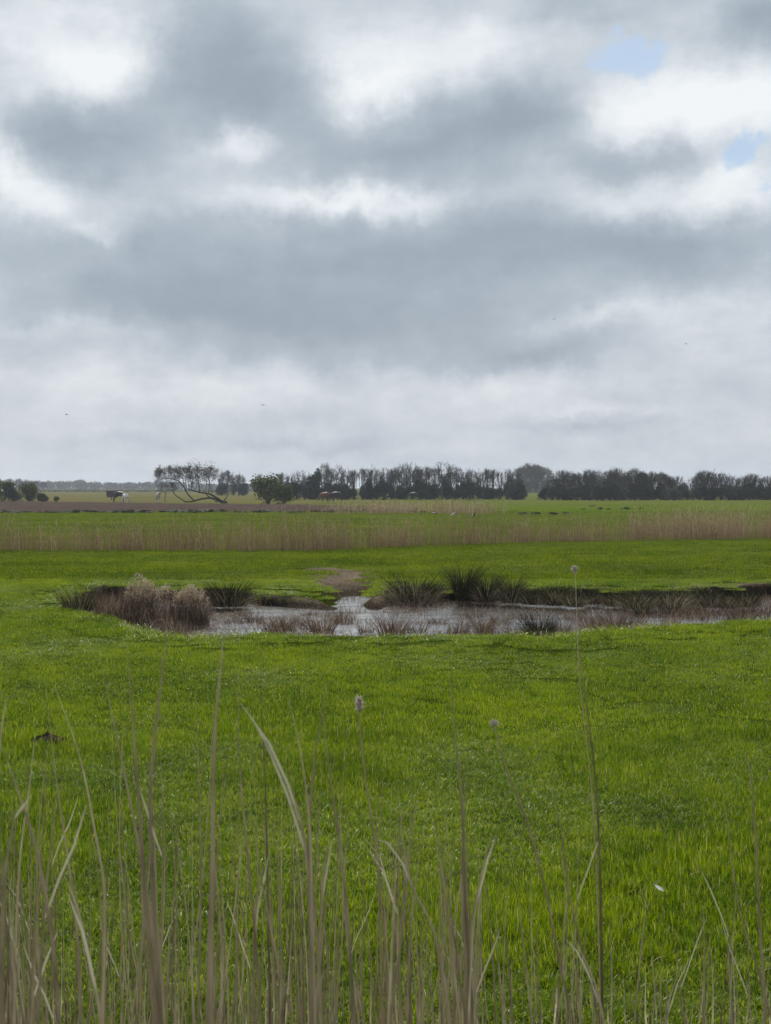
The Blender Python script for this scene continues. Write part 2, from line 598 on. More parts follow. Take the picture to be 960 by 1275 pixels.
# ------------------------------------------------------------------ grass (stuff, instanced patches)
def grass_patch(name, size, n, hmin, hmax, w, segs, clump, rng, mat='grass'):
    """one mesh of n bent blades over a size x size square"""
    cx = rng.uniform(-size / 2, size / 2, (clump, 2))
    ch = rng.uniform(0.65, 1.25, clump)
    k = rng.integers(0, clump, n)
    loose = rng.random(n) < 0.55
    base = np.where(loose[:, None], rng.uniform(-size * 0.56, size * 0.56, (n, 2)), cx[k] + rng.normal(0, size * 0.07, (n, 2)))
    h = rng.uniform(hmin, hmax, n) * np.where(loose, 0.8, ch[k])
    az = rng.uniform(0, 2 * np.pi, n)
    lean = np.abs(rng.normal(0.25, 0.28, n))
    curl = np.abs(rng.normal(0.45, 0.4, n))
    side = np.stack([-np.sin(az), np.cos(az), np.zeros(n)], -1)
    tw = rng.uniform(-0.8, 0.8, n)
    fw = np.stack([np.cos(az), np.sin(az), np.zeros(n)], -1)
    side = side * np.cos(tw)[:, None] + fw * np.sin(tw)[:, None]
    V = np.zeros((n, (segs + 1) * 2, 3))
    for s in range(segs + 1):
        t = s / segs
        ang = lean + curl * t
        r = h * t * np.sin(lean + curl * t * 0.5)
        z = h * t * np.cos(np.clip(lean + curl * t * 0.5, 0, 1.5)) - 0.01
        wd = w * rng.uniform(0.9, 1.1, n) * (1 - t ** 2 * 0.92) * 0.5
        c = np.concatenate([base, np.zeros((n, 1))], 1) + fw * r[:, None]
        c[:, 2] = z
        V[:, 2 * s] = c - side * wd[:, None]
        V[:, 2 * s + 1] = c + side * wd[:, None]
    Q = []
    b = np.arange(n) * (segs + 1) * 2
    for s in range(segs):
        Q.append(np.stack([b + 2 * s, b + 2 * s + 1, b + 2 * s + 3, b + 2 * s + 2], -1))
    Q = np.concatenate(Q)
    tint = np.repeat(np.clip(rng.normal(0.45, 0.25, n), 0, 0.94), (segs + 1) * 2)
    st = np.repeat(rng.random(n) < 0.045, (segs + 1) * 2)
    tint[st] = 1.0
    me = np_mesh(name, V.reshape(-1, 3), Q, M[mat], tint)
    o = bpy.data.objects.new(name, me)     # source geometry for the instances, not linked to the scene
    return o


def scatter(name, label, pts, rot, scl, sources, cat='grass'):
    """ONE stuff object whose points carry instanced patches"""
    me = bpy.data.meshes.new(name)
    n = len(pts)
    me.vertices.add(n)
    me.vertices.foreach_set('co', np.asarray(pts, np.float32).ravel())
    for nm, dat in (('rz', rot), ('sc', scl)):
        a = me.attributes.new(nm, 'FLOAT', 'POINT')
        a.data.foreach_set('value', np.asarray(dat, np.float32))
    a = me.attributes.new('pick', 'INT', 'POINT')
    a.data.foreach_set('value', RNG.integers(0, len(sources), n).astype(np.int32))
    o = link_mesh(name, me)
    tag(o, label, cat, kind='stuff')
    ng = bpy.data.node_groups.new(name + '_nodes', 'GeometryNodeTree')
    ng.interface.new_socket('Geometry', in_out='INPUT', socket_type='NodeSocketGeometry')
    ng.interface.new_socket('Geometry', in_out='OUTPUT', socket_type='NodeSocketGeometry')
    N, L = ng.nodes, ng.links
    gi, go = N.new('NodeGroupInput'), N.new('NodeGroupOutput')
    ip = N.new('GeometryNodeInstanceOnPoints')
    jn = N.new('GeometryNodeJoinGeometry')
    for s in reversed(sources):
        oi = N.new('GeometryNodeObjectInfo')
        oi.inputs['Object'].default_value = s
        oi.inputs['As Instance'].default_value = True
        L.new(oi.outputs['Geometry'], jn.inputs[0])

    def attr(nm, t):
        k = N.new('GeometryNodeInputNamedAttribute')
        k.data_type = t
        k.inputs['Name'].default_value = nm
        return k.outputs['Attribute']
    cr = N.new('ShaderNodeCombineXYZ')
    L.new(attr('rz', 'FLOAT'), cr.inputs['Z'])
    cs = N.new('ShaderNodeCombineXYZ')
    cs.inputs['X'].default_value = 1
    cs.inputs['Y'].default_value = 1
    L.new(attr('sc', 'FLOAT'), cs.inputs['Z'])
    L.new(gi.outputs[0], ip.inputs['Points'])
    L.new(jn.outputs[0], ip.inputs['Instance'])
    ip.inputs['Pick Instance'].default_value = True
    L.new(attr('pick', 'INT'), ip.inputs['Instance Index'])
    L.new(cr.outputs[0], ip.inputs['Rotation'])
    L.new(cs.outputs[0], ip.inputs['Scale'])
    L.new(ip.outputs[0], go.inputs[0])
    md = o.modifiers.new('scatter', 'NODES')
    md.node_group = ng
    return o


def grass_points(y0, y1, step, cond=None):
    P = []
    nyy = int((y1 - y0) / step)
    for j in range(nyy):
        y = y0 + (j + 0.5) * step
        half = y * 0.36 + 2.2
        nxx = int(2 * half / step)
        x = -half + (np.arange(nxx) + 0.5) * step
        P.append(np.stack([x, np.full(nxx, y)], -1))
    P = np.concatenate(P)
    P = P + RNG.uniform(-0.45, 0.45, P.shape) * step
    sd = poly_sd(P[:, 0], P[:, 1], POND)
    mm = mudmask(P[:, 0], P[:, 1])
    ok = (sd > 0.04) & (H(P[:, 0], P[:, 1]) > -0.2) & (mm < 0.40 + 0.3 * RNG.random(len(P)))
    P = P[ok]
    z = H(P[:, 0], P[:, 1])
    return np.column_stack([P, z])


def hmod(P, lo=0.55, hi=1.35):
    n = vnoise(P[:, 0], P[:, 1], 0.9, 21) * 0.55 + vnoise(P[:, 0], P[:, 1], 0.28, 22) * 0.45
    return lo + (hi - lo) * sstep(0.25, 0.75, n) * RNG.uniform(0.85, 1.1, len(P))


S0 = [grass_patch('grass_sod', 0.35, 820, 0.032, 0.095, 0.0046, 3, 11, RNG) for _ in range(5)]
S1 = [grass_patch('grass_sod', 0.6, 1300, 0.028, 0.072, 0.0060, 2, 16, RNG) for _ in range(4)]
S2 = [grass_patch('grass_sod', 1.2, 1500, 0.05, 0.11, 0.014, 1, 20, RNG, 'grass_far') for _ in range(4)]
P = grass_points(4.7, 12.0, 0.23)
scatter('meadow_grass', 'lush long green grass of the near pasture', P, RNG.uniform(0, 6.28, len(P)), hmod(P, 0.6, 1.4), S0)
P = grass_points(12.0, 31.0, 0.42)
scatter('pasture_grass', 'short green grazed grass around the pond', P, RNG.uniform(0, 6.28, len(P)), hmod(P, 0.5, 1.15), S1)
P = grass_points(31.0, 118.0, 0.85)
scatter('far_grass', 'short green grass of the field beyond the pond', P, RNG.uniform(0, 6.28, len(P)), hmod(P, 0.5, 1.0), S2)


# ------------------------------------------------------------------ stem masses (numpy)
def stems(base, h, lean_az, lean, w, tint, segs=3, curl=0.25, taper=0.85):
    """ribbons facing random ways"""
    n = len(base)
    fw = np.stack([np.cos(lean_az), np.sin(lean_az), np.zeros(n)], -1)
    fa = RNG.uniform(-1.0, 1.0, n)
    side = np.stack([np.cos(fa), np.sin(fa), np.zeros(n)], -1)
    V = np.zeros((n, (segs + 1) * 2, 3))
    for s in range(segs + 1):
        t = s / segs
        an = np.clip(lean + curl * t, 0, 1.5)
        c = base + fw * (h * t * np.sin(an))[:, None]
        c[:, 2] = base[:, 2] + h * t * np.cos(an)
        wd = w * (1 - taper * t) * 0.5
        V[:, 2 * s] = c - side * wd[:, None]
        V[:, 2 * s + 1] = c + side * wd[:, None]
    b = np.arange(n) * (segs + 1) * 2
    Q = np.concatenate([np.stack([b + 2 * s, b + 2 * s + 1, b + 2 * s + 3, b + 2 * s + 2], -1) for s in range(segs)])
    return V.reshape(-1, 3), Q, np.repeat(tint, (segs + 1) * 2)


def join_np(parts):
    V, Q, T = [], [], []
    off = 0
    for v, q_, t in parts:
        V.append(v)
        Q.append(q_ + off)
        T.append(t)
        off += len(v)
    return np.concatenate(V), np.concatenate(Q), np.concatenate(T)


def stuff(name, label, cat, parts, mat):
    V, Q, T = join_np(parts)
    o = link_mesh(name, np_mesh(name, V, Q, mat, T))
    tag(o, label, cat, kind='stuff')
    return o


def reed_band(line, depth, per_m, hlo, hhi, pxmin=-150, pxmax=1110, w=0.011, tint0=0.45, leafy=0.5, fade=0):
    """stems along a pixel polyline (px, py at the foot), depth metres thick"""
    lx = [p[0] for p in line]
    ly = [p[1] for p in line]
    d0 = np.interp(480, lx, [at(0, p)[1] for p in ly])
    span = (pxmax - pxmin) / F * d0
    n = int(span * per_m)
    px = RNG.uniform(pxmin, pxmax, n)
    cl = vnoise(px, px * 0, 0.035, 31) * 0.6 + vnoise(px, px * 0, 0.11, 32) * 0.4
    keep_ = RNG.random(n) < 0.25 + 0.9 * cl
    if fade:
        keep_ &= RNG.random(n) < np.minimum(px - pxmin, pxmax - px) / fade
    px = px[keep_]
    n = len(px)
    py = np.interp(px, lx, ly)
    d = EYE * F / (py - HY) + RNG.random(n) ** 1.3 * depth
    x = (px - 480) / F * d
    base = np.stack([x, d, H(x, d) - 0.03], -1)
    hm = 0.7 + 0.5 * vnoise(px, px * 0, 0.02, 33)
    h = RNG.uniform(hlo, hhi, n) * hm
    short = RNG.random(n) < 0.6
    h = np.where(short, h * RNG.uniform(0.3, 0.75, n), h)
    az = RNG.uniform(0, 6.28, n)
    tint = np.clip(RNG.normal(tint0, 0.2, n) - 0.12 * short, 0, 1)
    parts = [stems(base, h, az, np.abs(RNG.normal(0.05, 0.05, n)), np.full(n, w), tint, 3, 0.12)]
    # plumes and leaf ends near the tips
    k = RNG.random(n) < leafy
    b2 = base[k].copy()
    hh = h[k]
    b2[:, 2] += hh * RNG.uniform(0.45, 0.98, k.sum())
    m = len(b2)
    parts.append(stems(b2, RNG.uniform(0.12, 0.35, m), RNG.uniform(0, 6.28, m), RNG.uniform(0.1, 0.9, m), np.full(m, w * 1.6), np.clip(tint[k] + 0.2, 0, 1), 2, 0.5))
    return parts


strip = [(-150, 690), (0, 687), (180, 685), (380, 685.5), (560, 680), (700, 675.5), (880, 673), (1110, 671)]
stuff('reed_bed', 'long thin strip of dry reeds crossing the pasture', 'reeds', reed_band(strip, 2.2, 300, 1.0, 1.7, leafy=0.7), M['far_reed'])
thick = [(740, 672), (800, 669.5), (900, 669), (1110, 668)]
stuff('reed_thicket', 'dense pinkish brown reeds thickening the strip at right', 'reeds',
      reed_band(thick, 5.0, 300, 1.15, 1.7, 760, 1110, 0.014, 0.62, 0.9, fade=60), M['far_reed'])
far = [(400, 641), (430, 640.5), (520, 640), (600, 641), (625, 641)]
stuff('far_reed_bed', 'pale pinkish brown reeds at the edge of the far field', 'reeds',
      reed_band(far, 22.0, 260, 0.85, 1.25, 400, 640, 0.03, 0.6, 0.8, fade=70), M['far_reed'])

# sedge and floating litter of the pond
OPEN = [(450, 752, 60, 9), (405, 757, 40, 6), (640, 758, 60, 9), (300, 788, 45, 10), (600, 768, 40, 6), (860, 777, 60, 5), (355, 760, 40, 8), (780, 750, 70, 6),
        (500, 772, 60, 6), (730, 762, 60, 8), (880, 777, 70, 5), (800, 772, 60, 5), (940, 771, 60, 4), (690, 775, 40, 6), (550, 762, 40, 7)]


def pond_sedge():
    n = 95000
    x = RNG.uniform(bx0, min(bx1, 15), n)
    y = RNG.uniform(by0, by1 + .6, n)
    sd = poly_sd(x, y, POND)
    px = 480 + F * x / y
    py = HY + F * (EYE - WZ) / y
    dens = vnoise(x, y, 0.55, 41) * 0.5 + vnoise(x, y, 1.9, 42) * 0.5
    dens = sstep(0.30, 0.58, dens)
    for cx, cy, rx, ry in OPEN:
        dens = dens * (1 - 0.95 * np.exp(-(((px - cx) / (rx * 1.0)) ** 2 + ((py - cy) / (ry * 1.0)) ** 2) ** 2))
    ok = ((sd < -0.1) | ((H(x, y) < WZ - 0.01) & (sd < 1.5))) & (RNG.random(n) < dens * 0.9 + 0.04)
    x, y = x[ok], y[ok]
    n = len(x)
    base = np.stack([x, y, np.full(n, WZ - 0.02)], -1)
    hm = 0.4 + 0.9 * vnoise(x, y, 1.2, 43)
    h = RNG.uniform(0.05, 0.26, n) * hm * (1 + 1.1 * sstep(0.62, 0.8, vnoise(x, y, 0.9, 44)))
    p1 = stems(base, h, RNG.uniform(0, 6.28, n), np.abs(RNG.normal(0.2, 0.25, n)), np.full(n, 0.010), np.clip(RNG.normal(0.42, 0.24, n), 0, 1), 2, 0.4)
    # broken stems lying on the water
    k = RNG.random(n) < 0.45
    b = base[k].copy()
    m = len(b)
    b[:, 2] = WZ + 0.012
    p2 = stems(b, RNG.uniform(0.08, 0.3, m), RNG.uniform(0, 6.28, m), np.full(m, 1.45), np.full(m, 0.014), np.clip(RNG.normal(0.5, 0.22, m), 0, 1), 1, 0.02, 0.4)
    stuff('pond_sedge', 'brown dead sedge stubble standing and floating in the pond', 'sedge', [p1, p2], M['sedge'])


pond_sedge()


# rough vegetation on the lip of the far bank
def bank_fringe():
    n = 22000
    pts = POND[len(near_lip):]
    seg = RNG.integers(0, len(pts) - 1, n)
    t = RNG.random(n)
    p = pts[seg] * (1 - t)[:, None] + pts[seg + 1] * t[:, None]
    p = p + np.stack([RNG.normal(0, 0.15, n), RNG.normal(0.10, 0.14, n)], -1)
    cl = vnoise(p[:, 0], p[:, 1], 0.8, 51) * 0.6 + vnoise(p[:, 0], p[:, 1], 2.5, 52) * 0.4
    pxx = 480 + F * p[:, 0] / p[:, 1]
    ok = (RNG.random(n) < sstep(0.3, 0.75, cl) * (0.25 + 0.75 * sstep(560, 680, pxx))) & (mudmask(p[:, 0], p[:, 1]) < 0.4)
    p = p[ok]
    n = len(p)
    base = np.column_stack([p, H(p[:, 0], p[:, 1]) - 0.02])
    parts = [stems(base, RNG.uniform(0.06, 0.26, n), RNG.normal(-1.57, 0.9, n), np.abs(RNG.normal(0.95, 0.4, n)), np.full(n, 0.010),
                   np.clip(RNG.normal(0.58, 0.3, n), 0, 1), 3, 0.9)]
    stuff('bank_fringe', 'rough dead grass hanging over the dark far bank of the pond', 'grass', parts, M['thatch'])


bank_fringe()


def lip_grass():
    n = 30000
    pts = np.concatenate([POND, POND[:1]])
    seg = RNG.integers(0, len(pts) - 1, n)
    L = np.hypot(*(pts[1:] - pts[:-1]).T)
    seg = RNG.choice(len(L), n, p=L / L.sum())
    t = RNG.random(n)
    p = pts[seg] * (1 - t)[:, None] + pts[seg + 1] * t[:, None]
    p = p + RNG.normal(0, 0.16, (n, 2))
    cl = vnoise(p[:, 0], p[:, 1], 1.1, 61) * 0.6 + vnoise(p[:, 0], p[:, 1], 3.1, 62) * 0.4
    z = H(p[:, 0], p[:, 1])
    ok = (RNG.random(n) < sstep(0.35, 0.7, cl)) & (mudmask(p[:, 0], p[:, 1]) < 0.35) & (z > -0.24) & (np.abs(p[:, 0]) < 14)
    p, z, cl = p[ok], z[ok], cl[ok]
    n = len(p)
    base = np.column_stack([p, z - 0.02])
    tint = np.clip(RNG.normal(0.42, 0.25, n), 0, 0.94)
    tint[RNG.random(n) < 0.10] = 1.0
    stuff('lip_grass', 'tufty green grass along the broken edges of the pond', 'grass',
          [stems(base, RNG.uniform(0.06, 0.17, n) * (0.6 + 1.2 * cl), RNG.uniform(0, 6.28, n), np.abs(RNG.normal(0.4, 0.35, n)), np.full(n, 0.010), tint, 3, 0.7)], M['grass'])


lip_grass()


# ------------------------------------------------------------------ rush tufts and clumps round the pond
def tuft_np(w, h, n, spread, base_r, wid, tmean, tsd):
    ang = RNG.uniform(0, 6.28, n)
    rr = base_r * np.sqrt(RNG.random(n))
    base = np.stack([rr * np.cos(ang), rr * np.sin(ang), np.full(n, -0.04)], -1)
    hh = h * RNG.uniform(0.55, 1.08, n)
    lean = spread * (0.25 + rr / base_r) * RNG.uniform(0.2, 1.1, n)
    return stems(base, hh, ang + RNG.normal(0, 0.5, n), lean, np.full(n, wid), np.clip(RNG.normal(tmean, tsd, n), 0, 1), 4, 0.35)


def rush_tuft(px, py, w_px, h_px, label, n=260, z=None, mat='rush', thatch=True, group='rush tufts round the pond', spread=0.55, tm=0.42, tt=0.55):
    x, y, _ = at(px, py, -0.05 if z is None else z)
    zz = h1(x, y) if z is None else z
    s = y / F
    n = int(n * 1.25)
    w, h = w_px * s, h_px * s * 1.12
    root = empty('rush_tuft', (x, y, zz))
    tag(root, label, 'rush', group)
    v, q_, t = tuft_np(w, h, n, spread, max(0.12, w * 0.3), 0.0125, tm, 0.24)
    st = link_mesh('stems', np_mesh('stems', v, q_, M[mat], t), root)
    if thatch:
        m = max(200, int(n * 1.2))
        v, q_, t = tuft_np(w, h * 0.72, m, 1.15, max(0.15, w * 0.36), 0.012, tt, 0.28)
        link_mesh('dead_leaves', np_mesh('dead_leaves', v, q_, M['thatch'], t), root)
    return root


def dead_clump(px, py, w_px, h_px, label, n=420, plumes=60, z=0.0, tm=0.45, group='dead reed clumps at the pond'):
    x, y, _ = at(px, py, -0.2)
    zz = max(h1(x, y), -0.33)
    s = y / F
    w, h = w_px * s, h_px * s
    root = empty('reed_clump', (x, y, zz))
    tag(root, label, 'reeds', group)
    ang = RNG.uniform(0, 6.28, n)
    rr = w * 0.5 * np.sqrt(RNG.random(n))
    base = np.stack([rr * np.cos(ang), 0.7 * rr * np.sin(ang), np.full(n, -0.05)], -1)
    hh = h * RNG.uniform(0.35, 1.0, n) * (1.05 - 0.45 * (rr / (w * 0.5)) ** 2)
    p1 = stems(base, hh, RNG.uniform(0, 6.28, n), np.abs(RNG.normal(0.06, 0.10, n)), np.full(n, 0.010), np.clip(RNG.normal(tm - .05, 0.22, n), 0, 1), 3, 0.15)
    m = int(n * .7)
    k = RNG.integers(0, n, m)
    b2 = base[k].copy()
    b2[:, 2] += hh[k] * RNG.uniform(0.05, 0.8, m)
    p2 = stems(b2, RNG.uniform(0.1, 0.3, m), RNG.uniform(0, 6.28, m), RNG.uniform(0.1, 1.0, m), np.full(m, 0.010), np.clip(RNG.normal(tm, 0.28, m), 0, 1), 3, 0.9)
    V, Q, T = join_np([p1, p2])
    link_mesh('stems', np_mesh('stems', V, Q, M['sedge'], T), root)
    if plumes:
        k = np.argsort(-hh)[:plumes * 2]
        k = RNG.choice(k, plumes)
        tip = base[k].copy()
        tip[:, 2] += hh[k] * 0.95
        rep = 12
        b3 = np.repeat(tip, rep, 0) + RNG.normal(0, 0.012, (plumes * rep, 3))
        b3[:, 2] += RNG.uniform(-0.10, 0.05, plumes * rep)
        p3 = stems(b3, RNG.uniform(0.04, 0.10, plumes * rep), RNG.uniform(0, 6.28, plumes * rep), RNG.uniform(0.2, 1.2, plumes * rep),
                   np.full(plumes * rep, 0.017), np.clip(RNG.normal(0.62, 0.25, plumes * rep), 0, 1), 2, 0.6)
        link_mesh('plumes', np_mesh('plumes', *p3[:2], M['plume'], p3[2]), root)
    return root


# left stand of dead reeds
dead_clump(176, 778, 54, 74, 'tallest dead reed clump with pale fluffy plumes left of the pond', 760, 110, tm=.42)
dead_clump(238, 772, 46, 56, 'second dead reed clump with pale plumes, beside the open water', 560, 90, tm=.42)
dead_clump(118, 768, 76, 52, 'low dark brown dead clump at the far left end of the pond', 620, 0, tm=0.36)
dead_clump(150, 782, 70, 52, 'brown tangled clump in front of the tallest plumes', 520, 0, tm=0.45)
dead_clump(205, 790, 64, 44, 'brown broken clump at the near shore below the plumes', 420, 0, tm=0.5)
dead_clump(205, 764, 44, 50, 'grey brown clump between the two plumed clumps', 300, 24, tm=0.45)
rush_tuft(98, 760, 44, 46, 'thin grey green rushes at the left tip of the pond', 220, spread=0.25, thatch=False, tm=0.6)
rush_tuft(284, 752, 64, 34, 'dark rush tuft behind the second plumed clump', 360, tm=0.25, spread=0.45, z=-.2)
# far bank
rush_tuft(516, 748, 80, 42, 'big dark tussock with drooping dead thatch on the far bank', 560, tm=0.3, spread=0.9, z=-.25, tt=.72)
rush_tuft(543, 745, 28, 24, 'dark tussock pressed against the right side of the big thatched one', 240, tm=0.3, spread=0.7, z=-.25)
rush_tuft(577, 746, 30, 50, 'tall spiky dark green rush tuft right of the big thatched tussock', 300, tm=0.4, thatch=False, z=-.2, spread=.3)
rush_tuft(606, 747, 32, 40, 'spiky rush tuft second along from the thatched tussock', 240, tm=0.45, z=-.2, spread=.36)
rush_tuft(636, 748, 30, 36, 'spiky rush tuft third along from the thatched tussock', 240, tm=0.45, z=-.2, spread=.36)
rush_tuft(662, 750, 34, 22, 'low dark tuft where the far bank turns darker', 240, tm=0.35, z=-.2)
for px, py, w, h, lb in [(690, 751, 44, 26, 'low ragged tuft on the far bank beside the seed head'),
                         (738, 750, 26, 16, 'small grassy tuft at the dark bank left of the drooping brown tussock'),
                         (794, 755, 60, 28, 'drooping brown tussock sliding down the far bank'),
                         (836, 756, 44, 32, 'pale topped tussock standing in the water under the far bank'),
                         (884, 754, 34, 26, 'dark rush tuft on the right part of the far bank'),
                         (930, 753, 44, 24, 'rounded dark tussock at the right end of the far bank'),
                         (716, 753, 34, 20, 'straw coloured slumped tussock just right of the seed head'),
                         (766, 752, 40, 22, 'greenish slumped tussock between two brown ones'),
                         (858, 751, 50, 24, 'wide straw coloured tussock right of the pale topped one'),
                         (908, 755, 30, 20, 'low straw tussock left of the rounded dark one')]:
    rush_tuft(px, py, w, h, lb, 210, tm=.45, spread=0.85, z=-0.2, tt={794: .75, 836: .9, 716: .85, 858: .85, 908: .8}.get(px, .5))
rush_tuft(374, 744, 36, 18, 'small dark tuft at the left of the muddy inlet', 160, tm=0.3, spread=0.8, z=-0.2)
# near shore and in the water
for px, py, w, h, lb, tm in [(672, 796, 44, 40, 'dark bushy rush tuft on the near shore right of centre', 0.25),
                             (487, 793, 46, 36, 'brown rush tuft on the near shore at the centre', 0.6),
                             (602, 788, 36, 30, 'thin brown tuft in the water left of the dark bushy one', 0.6),
                             (765, 786, 46, 30, 'grey brown tuft in the water right of the dark bushy one', 0.6),
                             (400, 786, 50, 28, 'sparse brown tuft in the water left of centre', 0.65),
                             (352, 785, 40, 22, 'low brown tuft in the water near the left shore', 0.65),
                             (800, 766, 26, 18, 'small green plant growing in the right of the pond', 0.7),
                             (920, 772, 60, 22, 'wide brown tuft in the water at the right edge', 0.6)]:
    rush_tuft(px, py, w, h, lb, (200 if tm < .5 else 110), z=WZ, tm=tm - (.15 if tm > .5 else 0), thatch=(tm < 0.5), spread=0.42, mat='rush' if tm < .5 or tm > .65 else 'sedge')


for i, (px, py, w, h) in enumerate([(318, 776, 26, 16), (338, 790, 30, 20), (428, 778, 34, 18), (455, 789, 26, 20), (520, 789, 40, 20), (545, 778, 34, 16), (570, 790, 36, 24), (625, 779, 38, 22),
                                    (640, 793, 30, 20), (700, 789, 36, 26), (715, 775, 40, 20), (740, 783, 34, 26), (790, 779, 44, 22), (835, 779, 40, 18), (870, 772, 46, 16), (955, 771, 40, 18), (590, 770, 40, 14), (385, 768, 36, 14)]):
    rush_tuft(px, py, w, h, 'thin dead brown sedge tuft standing in the shallow pond water', 60, z=WZ - .03, tm=.45, thatch=False, spread=.4, mat='sedge', group='small brown tufts in the pond')


# ------------------------------------------------------------------ trees
def rot_about(d, ax, ang):
    from mathutils import Quaternion
    return Quaternion(ax, ang) @ d


def dome_tree(seed, h, width=0.9, low=0.25, limbs=11, subs=7, twigs=9, tw=0.03, twig_mat='twig', lean=0.0, stems_n=1, buds=0.0):
    """bare tree whose limbs end on a rounded crown of fine twigs"""
    rnd = random.Random(seed)
    T, C = MB(), MB()
    ctr = Vector((lean * h, 0, h * (low + (1 - low) * 0.42)))
    ax_ = Vector((h * width * .5, h * width * .5, h * (1 - low) * 0.58))
    lump = [(Vector((rnd.gauss(0, 1), rnd.gauss(0, 1), rnd.gauss(.3, 1))).normalized(), rnd.uniform(-.22, .16)) for _ in range(9)]

    def shell(d, f):
        k = 1.0 + sum(a * max(0, d.dot(v)) ** 4 for v, a in lump)
        return ctr + Vector((d.x * ax_.x, d.y * ax_.y, d.z * ax_.z)) * (k * f)
    r0 = h * 0.024
    for sidx in range(stems_n):
        bx = Vector((rnd.gauss(0, .02) * h * stems_n, rnd.gauss(0, .02) * h * stems_n, 0))
        T.tube([bx + Vector((0, 0, -.1)), bx + Vector((lean * h * .3 + rnd.gauss(0, .02) * h, rnd.gauss(0, .02) * h, h * low * .6)), ctr * .55 + bx * .3, ctr + Vector((rnd.gauss(0, .05), rnd.gauss(0, .05), .18)) * h],
               [r0, r0 * .8, r0 * .6, r0 * .25], 5, .4)
    for i in range(limbs):
        d = Vector((rnd.gauss(0, 1), rnd.gauss(0, 1), rnd.gauss(.45, .8))).normalized()
        st = Vector((ctr.x * .5, 0, h * low * rnd.uniform(.35, 1.3)))
        e = shell(d, .62)
        mid = st.lerp(e, .5) + Vector((rnd.gauss(0, .03), rnd.gauss(0, .03), rnd.uniform(-.01, .05))) * h
        T.tube([st, mid, e], [r0 * .6, r0 * .42, r0 * .22], 4, .4)
        for j in range(subs):
            dj = (d + Vector((rnd.gauss(0, .45), rnd.gauss(0, .45), rnd.gauss(.1, .4)))).normalized()
            e2 = shell(dj, rnd.uniform(.72, .92))
            b = mid.lerp(e, rnd.uniform(.1, 1))
            m2 = b.lerp(e2, .5) + Vector((rnd.gauss(0, .02), rnd.gauss(0, .02), rnd.gauss(.01, .02))) * h
            C.tube([b, m2, e2], [r0 * .2, r0 * .15, tw * .4], 3, rnd.uniform(.2, .8), cap=False)
            for q in range(twigs):
                t = rnd.uniform(.25, 1)
                p = b.lerp(m2, t * 2) if t < .5 else m2.lerp(e2, t * 2 - 1)
                dq = (dj * .7 + Vector((rnd.gauss(0, .5), rnd.gauss(0, .5), rnd.gauss(.35, .4)))).normalized()
                L = h * rnd.uniform(.06, .13)
                p2 = p + dq * L
                C.tube([p, p.lerp(p2, .5) + Vector((rnd.gauss(0, .08), rnd.gauss(0, .08), rnd.gauss(.03, .06))) * L, p2], [tw * .5, tw * .4, tw * .2], 3, rnd.uniform(.1, .9), cap=False)
                dz = (dq + Vector((rnd.gauss(0, .5), rnd.gauss(0, .5), rnd.gauss(.2, .4)))).normalized()
                C.tube([p.lerp(p2, .5), p.lerp(p2, .5) + dz * L * .7], [tw * .4, tw * .2], 3, rnd.uniform(.1, .9), cap=False)
                if buds and rnd.random() < buds:
                    C.leaf(p2, rnd.uniform(.06, .13), rnd, rnd.uniform(.5, 1))
    f = h / max(v[2] for v in C.v)
    for mb in (T, C):
        mb.v = [(a * f, b * f, c * f) for a, b, c in mb.v]
    tm, cm = T.mesh('trunk'), C.mesh('crown')
    tm.materials.append(M['bark'])
    cm.materials.append(M[twig_mat])
    return tm, cm


def shrub_meshes(seed, w, h, n, lobes=7, leaf=0.16, mat='ever', top_tint=0.25):
    rnd = random.Random(seed)
    T, C = MB(), MB()
    L = []
    for k in range(lobes):
        a = rnd.uniform(0, 6.28)
        r = w * 0.30 * math.sqrt(rnd.random())
        zc = h * rnd.uniform(0.22, 0.74)
        rad = w * rnd.uniform(0.16, 0.27)
        L.append((r * math.cos(a), r * math.sin(a), zc, rad, h * rnd.uniform(0.14, 0.26)))
    L.append((0, 0, h * 0.35, w * 0.36, h * 0.34))
    for cx, cy, cz, rr, rz in L[:-1]:
        T.tube([(cx * 0.1, cy * 0.1, -0.1), (cx * 0.5, cy * 0.5, cz * 0.5), (cx, cy, cz)], [0.07, 0.05, 0.02], 4)
    for i in range(n):
        cx, cy, cz, rr, rz = rnd.choice(L)
        d = Vector((rnd.gauss(0, 1), rnd.gauss(0, 1), rnd.gauss(0, 1))).normalized()
        f = rnd.random() ** 0.5 * (1.35 if rnd.random() < 0.25 else 1.05)
        z = max(0.04, cz + d.z * rz * f)
        C.leaf((cx + d.x * rr * f, cy + d.y * rr * f, z), leaf * rnd.uniform(0.5, 1.3), rnd, min(1, max(0, rnd.gauss(0.42, 0.22))))
    mx = max(v[2] for v in C.v)
    C.v = [(a, b, c * h / mx) for a, b, c in C.v]
    tm, cm = T.mesh('stems'), C.mesh('foliage')
    tm.materials.append(M['bark_dark'])
    cm.materials.append(M[mat])
    return tm, cm


def place(root_name, parts, loc, rz, s, label, cat, group):
    root = empty(root_name, loc, rz, s)
    tag(root, label, cat, group)
    for nm, me in parts:
        link_mesh(nm, me, root)
    return root


